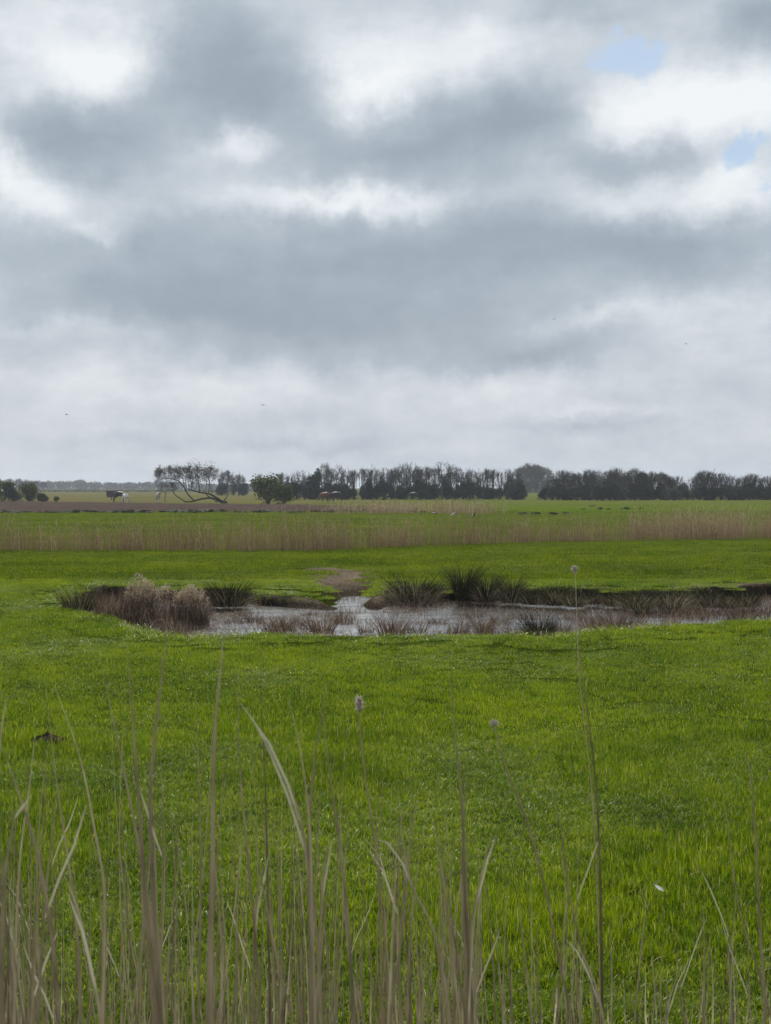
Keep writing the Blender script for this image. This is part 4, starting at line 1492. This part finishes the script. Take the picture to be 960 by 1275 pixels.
# ------------------------------------------------------------------ small things on the grass
def molehill():
    x, y, _ = at(60, 926)
    z = h1(x, y)
    rnd = random.Random(4)
    root = empty('molehill', (x, y, z))
    tag(root, 'dark crumbly molehill in the grass at left', 'molehill')
    mb = MB()
    for k in range(80):
        a_ = rnd.uniform(0, 6.28)
        r = 0.15 * math.sqrt(rnd.random())
        hh = max(0, 0.085 * (1 - r / .16)) + rnd.uniform(0, .02)
        c = Vector((r * math.cos(a_) * 1.15, r * math.sin(a_) * .7, hh * rnd.uniform(.5, 1)))
        s = rnd.uniform(.012, .035)
        b = len(mb.v)
        for q_ in ((1, 0, 0), (-1, 0, 0), (0, 1, 0), (0, -1, 0), (0, 0, 1), (0, 0, -1)):
            mb.v.append(tuple(c + Vector(q_) * s * rnd.uniform(.7, 1.2))); mb.t.append(.5)
        mb.f += [(b, b + 2, b + 4), (b + 2, b + 1, b + 4), (b + 1, b + 3, b + 4), (b + 3, b, b + 4), (b + 2, b, b + 5), (b + 1, b + 2, b + 5), (b + 3, b + 1, b + 5), (b, b + 3, b + 5)]
    mb.build('crumbs', M['soil'], root)
    cone = MB()
    n = 20
    cone.v = [(0, 0, .085)]
    for k in range(n):
        cone.v.append((.10 * math.cos(6.283 * k / n) * rnd.uniform(.8, 1.2), .06 * math.sin(6.283 * k / n), .055 + rnd.uniform(-.015, .015)))
    for k in range(n):
        cone.v.append((.19 * math.cos(6.283 * k / n) * rnd.uniform(.9, 1.1), .12 * math.sin(6.283 * k / n), -.02))
    cone.t = [.5] * len(cone.v)
    cone.f = [(0, 1 + k, 1 + (k + 1) % n) for k in range(n)] + [(1 + k, 1 + n + k, 1 + n + (k + 1) % n, 1 + (k + 1) % n) for k in range(n)]
    cone.build('mound', M['soil'], root)


molehill()
fw_ = plain_mat('white_vane', (0.7, 0.69, 0.66), (0.85, 0.84, 0.82))


def feather():
    x, y, _ = at(819, 1130)
    z = h1(x, y) + 0.085
    root = empty('feather', (x, y, z))
    root.rotation_euler = (R(35), R(25), R(-35))
    root.scale = (.75, .6, .75)
    tag(root, 'white curled feather caught in the grass at right', 'feather')
    rch = MB()
    rch.tube([(-.045, 0, .004), (0, 0, 0), (.045, 0, .012)], [.0016, .0012, .0005], 5)
    rch.build('shaft', fw_, root)
    rnd = random.Random(3)
    vn = MB()
    for k in range(40):
        t = k / 39
        bx = -.025 + .07 * t
        for sd in (-1, 1):
            ln = .016 * math.sin(math.pi * min(1, .15 + t * .9)) + .003
            vn.ribbon([(bx, 0, .003), (bx + .008, sd * ln * .6, .006), (bx + .014, sd * ln, .004 + rnd.uniform(0, .004))], [.0026, .0024, .001], (1, 0, 0))
    vn.build('vane', fw_, root)


feather()

# ------------------------------------------------------------------ foreground reeds, one by one
REEDS = 'dry reeds standing in the foreground'


def reed(pts, d, r, label, dd=0.0, tint=0.45, leaf=None, head=None, into=None):
    """pts: photo pixels from tip to foot; d: distance at the foot, the tip leans dd metres farther"""
    w = []
    n = len(pts)
    for i, (px, py) in enumerate(pts):
        t = 1 - i / (n - 1)
        w.append(Vector(atd(px, py, d + dd * t)))
    # carry the stem on down to the ditch floor
    last_, prev = w[-1], w[-2]
    foot_z = None
    sl = (last_ - prev)
    sl = sl / max(1e-3, abs(sl.z))
    fx = last_.x + sl.x * 0.25
    fz = h1(fx, d) - 0.06
    if last_.z - fz > 0.05:
        w.append(Vector((last_.x + sl.x * 0.15, d, (last_.z + fz) / 2)))
        w.append(Vector((fx, d, fz)))
    w = w[::-1]
    foot = w[0].copy()
    # smooth
    P_ = []
    m = len(w)
    tt = [0.0]
    for i in range(m - 1):
        tt.append(tt[-1] + max(1e-4, (w[i + 1] - w[i]).length))
    tg = []
    for i in range(m):
        a_, b_ = max(i - 1, 0), min(i + 1, m - 1)
        tg.append((w[b_] - w[a_]) / (tt[b_] - tt[a_]))
    for i in range(m - 1):
        dt = tt[i + 1] - tt[i]
        for k in range(4):
            u = k / 4
            P_.append(w[i] * (2 * u ** 3 - 3 * u * u + 1) + tg[i] * dt * (u ** 3 - 2 * u * u + u) + w[i + 1] * (3 * u * u - 2 * u ** 3) + tg[i + 1] * dt * (u ** 3 - u * u))
    P_.append(w[-1])
    loc = [p - foot for p in P_]
    tot = len(loc) - 1
    va = max(1, tot - 4 * (n - 1))      # where the part above the frame's edge begins
    rad = []
    for i in range(tot + 1):
        t = max(0.0, (i - va) / max(1, tot - va))
        rad.append((0.60 if r > .0027 else .70) * r * (1.0 - (0.6 if head else 0.94) * t ** 1.5) * (1 + 0.14 * (i % 3 == 0)))
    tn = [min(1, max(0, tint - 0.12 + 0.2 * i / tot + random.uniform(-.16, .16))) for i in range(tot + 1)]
    if into is not None:
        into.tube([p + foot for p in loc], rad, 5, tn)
        return None
    mb = MB()
    mb.tube(loc, rad, 7, tn)
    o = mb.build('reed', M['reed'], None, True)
    o.location = foot
    tag(o, label, 'reed', REEDS)
    if leaf:
        for lp in leaf:          # pixels of a leaf blade from the stem outwards
            pl = [Vector(atd(px, py, d + dd * 0.6)) - foot for px, py in lp]
            j_ = min(range(len(loc)), key=lambda q_: abs(loc[q_].z - pl[0].z))
            j2 = min(max(j_ + (1 if loc[j_].z < pl[0].z else -1), 0), tot)
            dz_ = loc[j2].z - loc[j_].z
            on = loc[j_].lerp(loc[j2], min(1, max(0, (pl[0].z - loc[j_].z) / dz_)) if abs(dz_) > 1e-6 else 0)
            pl = [p + (on - pl[0]) for p in pl]
            wd = [0.0018] + [0.0026] * (len(pl) - 2) + [0.0005]
            lb = MB()
            lb.ribbon(pl, wd, (1, 0.5, 0.1), random.uniform(0.4, 0.9))
            lb.build('leaf', M['reed_leaf'], o)
    if head:
        L = head
        tip = loc[-1]
        dr = (loc[-1] - loc[-3]).normalized()
        hb = MB()
        for k in range(170):
            t = random.random()
            b = tip - dr * L * 0.75 * (1 - t)
            sp = L * 0.05 * math.sin(math.pi * min(1, .2 + .8 * (1 - t))) + .003
            e = b + dr * L * .22 + Vector((random.gauss(0.3, 1), random.gauss(0, 1), random.gauss(0, .5))) * sp
            hb.ribbon([b, (b + e) / 2 + Vector((0, 0, .004)), e], [.0018, .0022, .0008], (1, random.uniform(-1, 1), 0), random.random())
        hb.build('seed_head', M['flower'], o)
    return o


# the stems one can pick out in the photograph
reed([(210, 748), (203, 830), (192, 920), (187, 1000), (191, 1110), (200, 1280)], 0.95, .0029, 'thick blurred reed rising highest on the left, tip over the pond shore', .05, .3)
reed([(279, 768), (275, 830), (268, 900), (265, 1010), (263, 1280)], 1.05, .0029, 'thick straight upright reed left of centre with pale cut tip', .05, .55)
reed([(323, 788), (326, 880), (331, 1000), (334, 1150), (336, 1280)], 1.7, .0029, 'dark thin sharp reed left of centre, straight and leafless', .05, .05)
reed([(722, 815), (731, 880), (743, 990), (748, 1130), (750, 1280)], 1.9, .0036, 'tall dark solitary reed right of centre', .05, .05)
reed([(158, 800), (166, 910), (175, 1030), (183, 1150), (196, 1280)], 0.95, .0032, 'thick blurred reed just left of the highest one', .05, .35)
reed([(127, 832), (148, 930), (170, 1040), (190, 1160), (200, 1280)], 1.15, .0029, 'reed slanting up to the left from the thick left cluster', .05, .4)
reed([(272, 834), (266, 980), (262, 1130), (258, 1280)], 1.2, .0032, 'reed standing close against the thick straight upright one', .04, .4)
reed([(295, 828), (299, 960), (308, 1060), (325, 1280)], 1.6, .003, 'slender reed between the straight upright and the dark sharp reed', .05, .4)
reed([(360, 872), (376, 945), (386, 1040), (388, 1140), (392, 1280)], 1.25, .0029, 'reed with a pale sharp cut top in the centre cluster', .04, .7)
reed([(408, 850), (392, 945), (384, 1050), (388, 1280)], 1.3, .0032, 'reed slanting up right out of the centre cluster', .05, .35)
reed([(402, 890), (410, 960), (424, 1060), (434, 1160), (440, 1280)], 1.25, .0032, 'grey reed curving down right of the centre cluster', .05, .35)
reed([(446, 872), (452, 945), (468, 1060), (480, 1180), (486, 1280)], 1.9, .003, 'reed topped by a pinkish white flower head in the centre', .05, .45, head=.028)
reed([(56, 846), (70, 970), (83, 1060), (95, 1150), (100, 1280)], 1.6, .0032, 'slender reed at left leaning to a tip above the molehill', .05, .5)
reed([(68, 853), (100, 945), (120, 1045), (130, 1110), (128, 1280)], 1.5, .0029, 'bowed pale topped reed right of the molehill', .05, .8)
reed([(8, 868), (1, 915), (-6, 1000), (-10, 1280)], 1.3, .0029, 'pale cut reed leaning right at the left edge', .04, .8)
reed([(44, 910), (38, 970), (24, 1080), (18, 1280)], 1.7, .0028, 'short pale pointed reed directly below the molehill', .04, .85)
reed([(0, 922), (22, 985), (42, 1045), (62, 1150), (74, 1280)], 1.25, .0036, 'grey reed bowing in from the left edge', .04, .4)
reed([(243, 862), (248, 980), (250, 1100), (247, 1280)], 1.7, .003, 'faint thin reed left of the straight upright pair', .05, .4)
reed([(558, 830), (567, 920), (575, 1000), (580, 1130), (588, 1280)], 1.5, .0036, 'tallest reed of the cluster right of centre', .05, .3)
reed([(582, 950), (577, 1020), (576, 1110), (583, 1280)], 1.5, .003, 'shorter reed pressed against the tallest one right of centre', .04, .4)
reed([(614, 900), (630, 955), (655, 1020), (675, 1090), (695, 1190), (712, 1280)], 1.8, .003, 'reed bowing left with a small white tuft at its tip', .05, .35, head=.008)
reed([(685, 960), (698, 1030), (712, 1130), (735, 1220), (745, 1280)], 1.9, .003, 'grey reed bowing left just left of the solitary dark reed', .05, .35)
reed([(929, 930), (938, 1000), (945, 1130), (953, 1280)], 1.6, .0032, 'taller dry reed near the right edge', .04, .35)
reed([(898, 970), (908, 1040), (920, 1130), (950, 1230), (962, 1280)], 1.9, .0028, 'reed bowing left beside the taller one near the right edge', .04, .4)
reed([(715, 708), (717, 730), (718, 770), (722, 850), (738, 1000), (748, 1280)], 2.6, .0017, 'faint thin reed with a narrow pale seed head crossing the pond bank', .05, .6, head=.016)
reed([(875, 1130), (877, 1180), (876, 1280)], 1.9, .0028, 'short upright reed right of the feather', .03, .45)
reed([(905, 1155), (908, 1210), (912, 1280)], 1.9, .0028, 'short upright reed second right of the feather', .03, .45)
reed([(806, 1100), (800, 1170), (790, 1280)], 2.2, .0028, 'thin reed leaning right with its tip just left of the feather', .03, .5)

# stems carrying pale bent leaves
reed([(352, 960), (372, 1010), (384, 1100), (390, 1280)], 1.25, .0029, 'reed with two pale leaf blades slanting up left in the centre', .04, .4,
     leaf=[[(376, 1030), (358, 975), (335, 925), (300, 876)], [(384, 1060), (362, 990), (340, 935), (318, 893)]])
reed([(70, 990), (60, 1080), (52, 1180), (48, 1280)], 1.3, .003, 'reed with a pale leaf slanting up right near the left edge', .04, .4,
     leaf=[[(20, 1145), (40, 1090), (58, 1050), (73, 1000)]])
reed([(80, 1090), (96, 1130), (112, 1200), (126, 1280)], 1.2, .0029, 'pale jointed reed leaning left in the lower left', .03, .85,
     leaf=[[(128, 1240), (118, 1190), (108, 1150), (90, 1105)]])
reed([(330, 1070), (318, 1130), (316, 1280)], 1.6, .003, 'reed with a pale upright leaf left of the centre cluster', .03, .45,
     leaf=[[(316, 1170), (322, 1120), (330, 1085), (334, 1062)]])
reed([(612, 1035), (600, 1090), (588, 1150), (585, 1280)], 1.5, .003, 'reed with a pale leaf slanting up right of the right cluster', .03, .5,
     leaf=[[(588, 1150), (598, 1105), (608, 1065), (618, 1038)]])
reed([(500, 1030), (512, 1100), (540, 1160), (560, 1280)], 1.4, .003, 'reed with pale leaf leaning left in the right cluster', .03, .5,
     leaf=[[(545, 1110), (530, 1075), (512, 1050), (500, 1045)]])
reed([(710, 1160), (735, 1210), (745, 1240), (752, 1280)], 1.7, .003, 'pale bent leaf bearing reed at the foot of the solitary dark reed', .03, .7,
     leaf=[[(752, 1250), (735, 1205), (722, 1180), (708, 1165)]])
reed([(22, 1000), (10, 1060), (4, 1130), (2, 1280)], 1.1, .0036, 'reed with a short pale leaf at the left edge', .03, .4,
     leaf=[[(4, 1022), (14, 1008), (24, 995)]])
reed([(410, 1040), (402, 1100), (398, 1180), (394, 1280)], 1.4, .003, 'reed with a pale leaf leaning right of the centre cluster', .03, .5,
     leaf=[[(398, 1125), (405, 1080), (411, 1045)]])
reed([(850, 1200), (835, 1240), (828, 1280)], 2.3, .003, 'reed with a bent leaf in the lower right', .03, .5, leaf=[[(830, 1270), (845, 1220), (862, 1185)]])

# the rest of the stand
rr = random.Random(21)
zones = [  # x range, count, tip rows, distances, where
    ((-20, 42), 40, (930, 1215), (1.3, 2.6), 'in the dense bunch at the bottom left corner'),
    ((45, 150), 28, (900, 1235), (1.5, 3.2), 'in the stand right of the left corner'),
    ((150, 215), 24, (850, 1200), (1.4, 3.0), 'in the thick left cluster'),
    ((215, 345), 30, (870, 1240), (1.3, 3.0), 'among the upright stems left of centre'),
    ((345, 420), 26, (890, 1210), (1.4, 2.8), 'in the centre cluster'),
    ((420, 490), 18, (930, 1240), (1.4, 3.0), 'just right of the centre cluster'),
    ((480, 600), 46, (930, 1220), (1.4, 2.8), 'in the dense cluster right of centre'),
    ((600, 730), 18, (1010, 1250), (1.4, 3.0), 'left of the solitary dark reed'),
    ((740, 970), 22, (1080, 1262), (1.6, 3.4), 'in the sparse low stand at bottom right'),
]
for (x0, x1), cnt, (t0, t1), (d0, d1), where in zones:
    for k in range(cnt):
        bx = rr.uniform(x0, x1)
        tp = t0 + (t1 - t0) * rr.random() ** 0.9
        ln = 1280 - tp
        lean = rr.gauss(-0.02, 0.065)
        bow = rr.gauss(0, 0.018)
        d = rr.uniform(d0, d1)
        tipx = bx + lean * ln
        pts = [(tipx, tp), (tipx + (bx - tipx) * .35 + bow * ln, tp + ln * .35), (tipx + (bx - tipx) * .7 + bow * ln, tp + ln * .7), (bx, 1285)]
        way = 'left leaning' if lean < -0.06 else ('right leaning' if lean > 0.05 else 'upright')
        size = 'tall' if ln > 260 else ('middling' if ln > 150 else 'short')
        lf = None
        extra = ''
        if rr.random() < 0.06:
            sx = rr.choice((-1, 1))
            ay = tp + ln * rr.uniform(.25, .7)
            ax_ = tipx + (bx - tipx) * (ay - tp) / ln
            lf = [[(ax_, ay), (ax_ + sx * 10, ay - 28), (ax_ + sx * rr.uniform(18, 24), ay - rr.uniform(52, 60)), (ax_ + sx * rr.uniform(28, 40), ay - rr.uniform(80, 100))]]
            extra = ' with leaf'
        reed(pts, d, rr.uniform(.0017, .0028) * (1 if ln > 200 else (.8 if ln > 120 else .65)), f'{size} {way} reed{extra} {where}', rr.uniform(-.05, .12), rr.uniform(.15, .7), leaf=lf)

stand = MB()
for (x0, x1), cnt, (t0, t1) in [((-30, 60), 60, (960, 1230)), ((60, 150), 34, (960, 1240)), ((150, 230), 36, (920, 1220)), ((230, 345), 44, (930, 1245)), ((345, 430), 40, (920, 1220)),
                                ((430, 480), 20, (960, 1240)), ((480, 605), 70, (950, 1225)), ((605, 740), 34, (1050, 1255)), ((740, 990), 44, (1110, 1268))]:
    for k in range(int(cnt * .7)):
        bx = rr.uniform(x0, x1)
        tp = t0 + (t1 - t0) * rr.random() ** 0.8
        ln = 1285 - tp
        tipx = bx + rr.gauss(-0.01, 0.06) * ln
        bow = rr.gauss(0, 0.012) * ln
        reed([(tipx, tp), (tipx + (bx - tipx) * .35 + bow, tp + ln * .35), (tipx + (bx - tipx) * .7 + bow, tp + ln * .7), (bx, 1285)], rr.uniform(1.9, 3.9),
             rr.uniform(.0013, .0020), '', rr.uniform(-.05, .12), rr.uniform(.3, .85), into=stand)
tag(stand.build('reed_stand', M['reed'], None, True), 'thin pale stems filling in between the nearer reeds', 'reeds', kind='stuff')

# ------------------------------------------------------------------ world: sky with cloud
SUN_EL, SUN_AZ = R(44), R(-7)     # azimuth from straight ahead (+y), negative to the left


def build_world():
    w = bpy.data.worlds.new('World')
    sc.world = w
    w.use_nodes = True
    w.node_tree.nodes.clear()
    nt = NT(w.node_tree)
    out = nt.node('ShaderNodeOutputWorld')
    bg = nt.node('ShaderNodeBackground')
    bg.inputs['Strength'].default_value = 0.1
    sky = nt.node('ShaderNodeTexSky')
    sky.sky_type = 'NISHITA'
    sky.sun_disc = False
    sky.sun_elevation = SUN_EL
    sky.sun_rotation = SUN_AZ
    sky.dust_density = 1.5
    tc = nt.node('ShaderNodeTexCoord')
    g = tc.outputs['Generated']
    sp = nt.node('ShaderNodeSeparateXYZ')
    nt.l.new(g, sp.inputs[0])
    az = nt.math('ARCTAN2', sp.outputs['X'], sp.outputs['Y'])
    el = nt.math('ARCSINE', sp.outputs['Z'])
    cb = nt.node('ShaderNodeCombineXYZ')
    nt.l.new(az, cb.inputs[0])
    nt.l.new(el, cb.inputs[1])
    P = cb.outputs[0]
    # ragged edges: warp the lookup with two sizes of noise
    wn1 = nt.noise(g, 7.0, 5, 0.6, 'Color')
    wn2 = nt.noise(g, 26.0, 5, 0.62, 'Color')
    Pw = nt.vmath('ADD', P, nt.vmath('MULTIPLY', nt.vmath('SUBTRACT', wn1, (.5, .5, .5)), (0.11, 0.07, 0)))
    Pw = nt.vmath('ADD', Pw, nt.vmath('MULTIPLY', nt.vmath('SUBTRACT', wn2, (.5, .5, .5)), (0.050, 0.034, 0)))

    def ae(px, py):
        x, z = (px - 480) / F, (HY - py) / F
        return math.atan(x), math.atan2(z, math.hypot(1, x))

    def blob(P_, px, py, rx, ry):
        a_, e_ = ae(px, py)
        ia, ie = F / rx, F / ry
        v = nt.vmath('MULTIPLY_ADD', P_, (ia, ie, 0), (-a_ * ia, -e_ * ie, 0))
        d2 = nt.vmath('DOT_PRODUCT', v, v)
        return nt.math('POWER', 0.3679, d2)
    D = None
    fb = nt.noise(g, 5.0, 7, 0.58)
    mp = nt.node('ShaderNodeMapping')
    mp.inputs['Scale'].default_value = (1, 1, 2.6)
    nt.l.new(g, mp.inputs[0])
    fb2 = nt.noise(mp.outputs[0], 11.0, 7, 0.6)
    D = nt.math('ADD', 0.36, nt.math('MULTIPLY', nt.math('SUBTRACT', fb, .5), .34))
    fb3 = nt.noise(g, 34.0, 6, 0.62)
    D = nt.math('ADD', D, nt.math('MULTIPLY', nt.math('SUBTRACT', fb2, .5), .42))
    D = nt.math('ADD', D, nt.math('MULTIPLY', nt.math('SUBTRACT', fb3, .5), .19))
    blobs = [(105, 82, 75, 46, -.40), (40, 20, 90, 40, -.12), (298, 186, 55, 22, -.42), (470, 75, 95, 50, -.28), (600, 50, 90, 45, -.20), (440, 115, 50, 35, -.2),
             (800, 135, 80, 40, -.27), (900, 165, 80, 45, -.29), (935, 100, 60, 45, -.3), (40, 248, 45, 30, -.32), (430, 258, 130, 16, -.38), (110, 282, 35, 14, -.22),
             (780, 262, 90, 26, -.24), (910, 245, 70, 30, -.3), (0, 205, 22, 50, -.3), (740, 398, 90, 12, -.16), (880, 395, 110, 22, -.10), (100, 400, 110, 12, -.12),
             (300, 100, 95, 52, .42), (240, 40, 45, 50, .2), (95, 178, 110, 36, .40), (470, 190, 140, 36, .40), (640, 152, 95, 42, .42), (520, 130, 30, 40, .2), (810, 205, 100, 24, .30),
             (250, 140, 90, 30, .15), (450, 322, 360, 48, .34), (190, 372, 170, 34, .30), (440, 405, 250, 44, .34), (650, 440, 80, 20, .25), (850, 318, 140, 40, .28), (640, 290, 120, 40, .12),
             (450, 480, 420, 24, -.12), (150, 552, 120, 14, .12), (390, 552, 110, 12, .12), (740, 528, 120, 12, .10), (740, 512, 90, 9, -.14), (900, 570, 160, 40, .10), (480, 592, 600, 14, .06),
             (945, 20, 60, 45, .40), (700, 12, 70, 26, .18), (170, 300, 60, 20, .10), (850, 480, 120, 30, .06)]
    for px, py, rx, ry, am in blobs:
        D = nt.math('MULTIPLY_ADD', blob(Pw, px, py, rx, ry), am, D)

    def lin(c):
        return tuple(10 * ((v / 255 / 12.92) if v <= 10 else ((v / 255 + 0.055) / 1.055) ** 2.4) for v in c)
    # bright where thin, slate where thick (radiance x10, the Background runs at 0.1)
    cl = nt.ramp(D, [(0.0, (1, 1, 1)), (1.0, (1, 1, 1))])
    stops = [(0.0, (242, 246, 249)), (0.14, (228, 234, 239)), (0.32, (205, 213, 220)), (0.52, (179, 190, 201)), (0.76, (160, 172, 184)), (1.0, (147, 160, 173))]
    prev = None
    rn = nt.node('ShaderNodeValToRGB')
    e = rn.color_ramp.elements
    e[0].position, e[0].color = 0.0, (*[v / 10 for v in lin(stops[0][1])], 1)
    e[1].position, e[1].color = 1.0, (*[v / 10 for v in lin(stops[-1][1])], 1)
    for p_, c in stops[1:-1]:
        k = e.new(p_)
        k.color = (*[v / 10 for v in lin(c)], 1)
    nt.put(rn.inputs[0], D)
    cloud = nt.vmath('SCALE', rn.outputs[0])
    cloud.node.inputs['Scale'].default_value = 10.0
    warm = nt.mapr(el, 0.0, 0.20, 1.0, 0.0, True)
    cloud = nt.mix(warm, cloud, nt.vmath('MULTIPLY', cloud, (1.05, 1.015, 1.0)))
    # gaps of blue sky
    wn3 = nt.noise(g, 15.0, 6, 0.65, 'Color')
    Pg = nt.vmath('ADD', Pw, nt.vmath('MULTIPLY', nt.vmath('SUBTRACT', wn3, (.5, .5, .5)), (0.13, 0.075, 0)))
    gap = None
    for px, py, rx, ry, am in [(795, 70, 52, 26, 1.0), (836, 84, 24, 28, .6), (950, 206, 38, 22, 1.1), (765, 52, 34, 14, .4), (-300, -300, 200, 120, 1.0), (1500, -500, 300, 150, 1.0)]:
        b_ = nt.math('MULTIPLY', blob(Pg, px, py, rx, ry), am)
        gap = b_ if gap is None else nt.math('ADD', gap, b_)
    fray = nt.math('ADD', 1.0, nt.math('MULTIPLY', nt.math('ADD', nt.math('SUBTRACT', fb2, .5), nt.math('SUBTRACT', fb3, .5)), 3.2))
    gap = nt.mapr(nt.math('MULTIPLY', gap, fray), 0.10, 1.1, 0.0, 0.82, True)
    blue = nt.mix(0.6, sky.outputs[0], (3.9, 5.9, 8.4))
    col = nt.mix(gap, cloud, blue)
    nt.l.new(col, bg.inputs['Color'])
    nt.l.new(bg.outputs[0], out.inputs[0])


build_world()

sd_ = bpy.data.lights.new('sun', 'SUN')
sd_.energy = 4.4
sd_.angle = R(1.5)
sd_.color = (1.0, 0.95, 0.86)
sun = bpy.data.objects.new('sun', sd_)
COL.objects.link(sun)
dirv = Vector((math.sin(SUN_AZ) * math.cos(SUN_EL), math.cos(SUN_AZ) * math.cos(SUN_EL), math.sin(SUN_EL)))
sun.rotation_euler = dirv.to_track_quat('Z', 'Y').to_euler()
sun.location = (0, 0, 60)


# haze: closed box of thin even air
def haze():
    mb = MB()
    x0, x1, y0, y1, z0, z1 = -1560, 1560, -80, 2060, -1.9, 24
    for z in (z0, z1):
        for x, y in ((x0, y0), (x1, y0), (x1, y1), (x0, y1)):
            mb.v.append((x, y, z)); mb.t.append(.5)
    mb.f = [(0, 3, 2, 1), (4, 5, 6, 7)] + [(i, (i + 1) % 4, 4 + (i + 1) % 4, 4 + i) for i in range(4)]
    m, nt, out = material('haze_air')
    v = nt.node('ShaderNodeVolumePrincipled')
    v.inputs['Color'].default_value = (0.80, 0.88, 1.0, 1)
    v.inputs['Density'].default_value = 0.0003
    v.inputs['Anisotropy'].default_value = 0.2
    nt.l.new(v.outputs[0], out.inputs['Volume'])
    o = mb.build('haze', m)
    tag(o, 'thin pale haze over the far fields', 'haze', kind='stuff')


haze()

# ------------------------------------------------------------------ camera
cd = bpy.data.cameras.new('camera')
cam = bpy.data.objects.new('camera', cd)
COL.objects.link(cam)
cam.location = (0, 0, EYE)
cam.rotation_euler = (R(90), 0, 0)
cd.sensor_fit = 'VERTICAL'
cd.sensor_height = 24.0
cd.lens = F / 1275 * 24.0
cd.shift_y = -(1275 / 2 - HY) / 1275
cd.clip_start = 0.05
cd.clip_end = 6000
cd.dof.use_dof = True
cd.dof.focus_distance = 24.0
cd.dof.aperture_fstop = (cd.lens / 1000) / 0.0027
sc.camera = cam

sc.render.engine = 'CYCLES'
cy = sc.cycles
cy.max_bounces = 6
cy.diffuse_bounces = 3
cy.glossy_bounces = 2
cy.transmission_bounces = 4
cy.volume_bounces = 0
cy.transparent_max_bounces = 6
cy.use_denoising = True
cy.use_adaptive_sampling = True
cy.adaptive_threshold = 0.02
cy.sample_clamp_indirect = 4.0
vs = sc.view_settings
vs.view_transform = 'Standard'
vs.look = 'None'
vs.gamma = 1.0
vs.exposure = 0.0
vs.use_curve_mapping = False
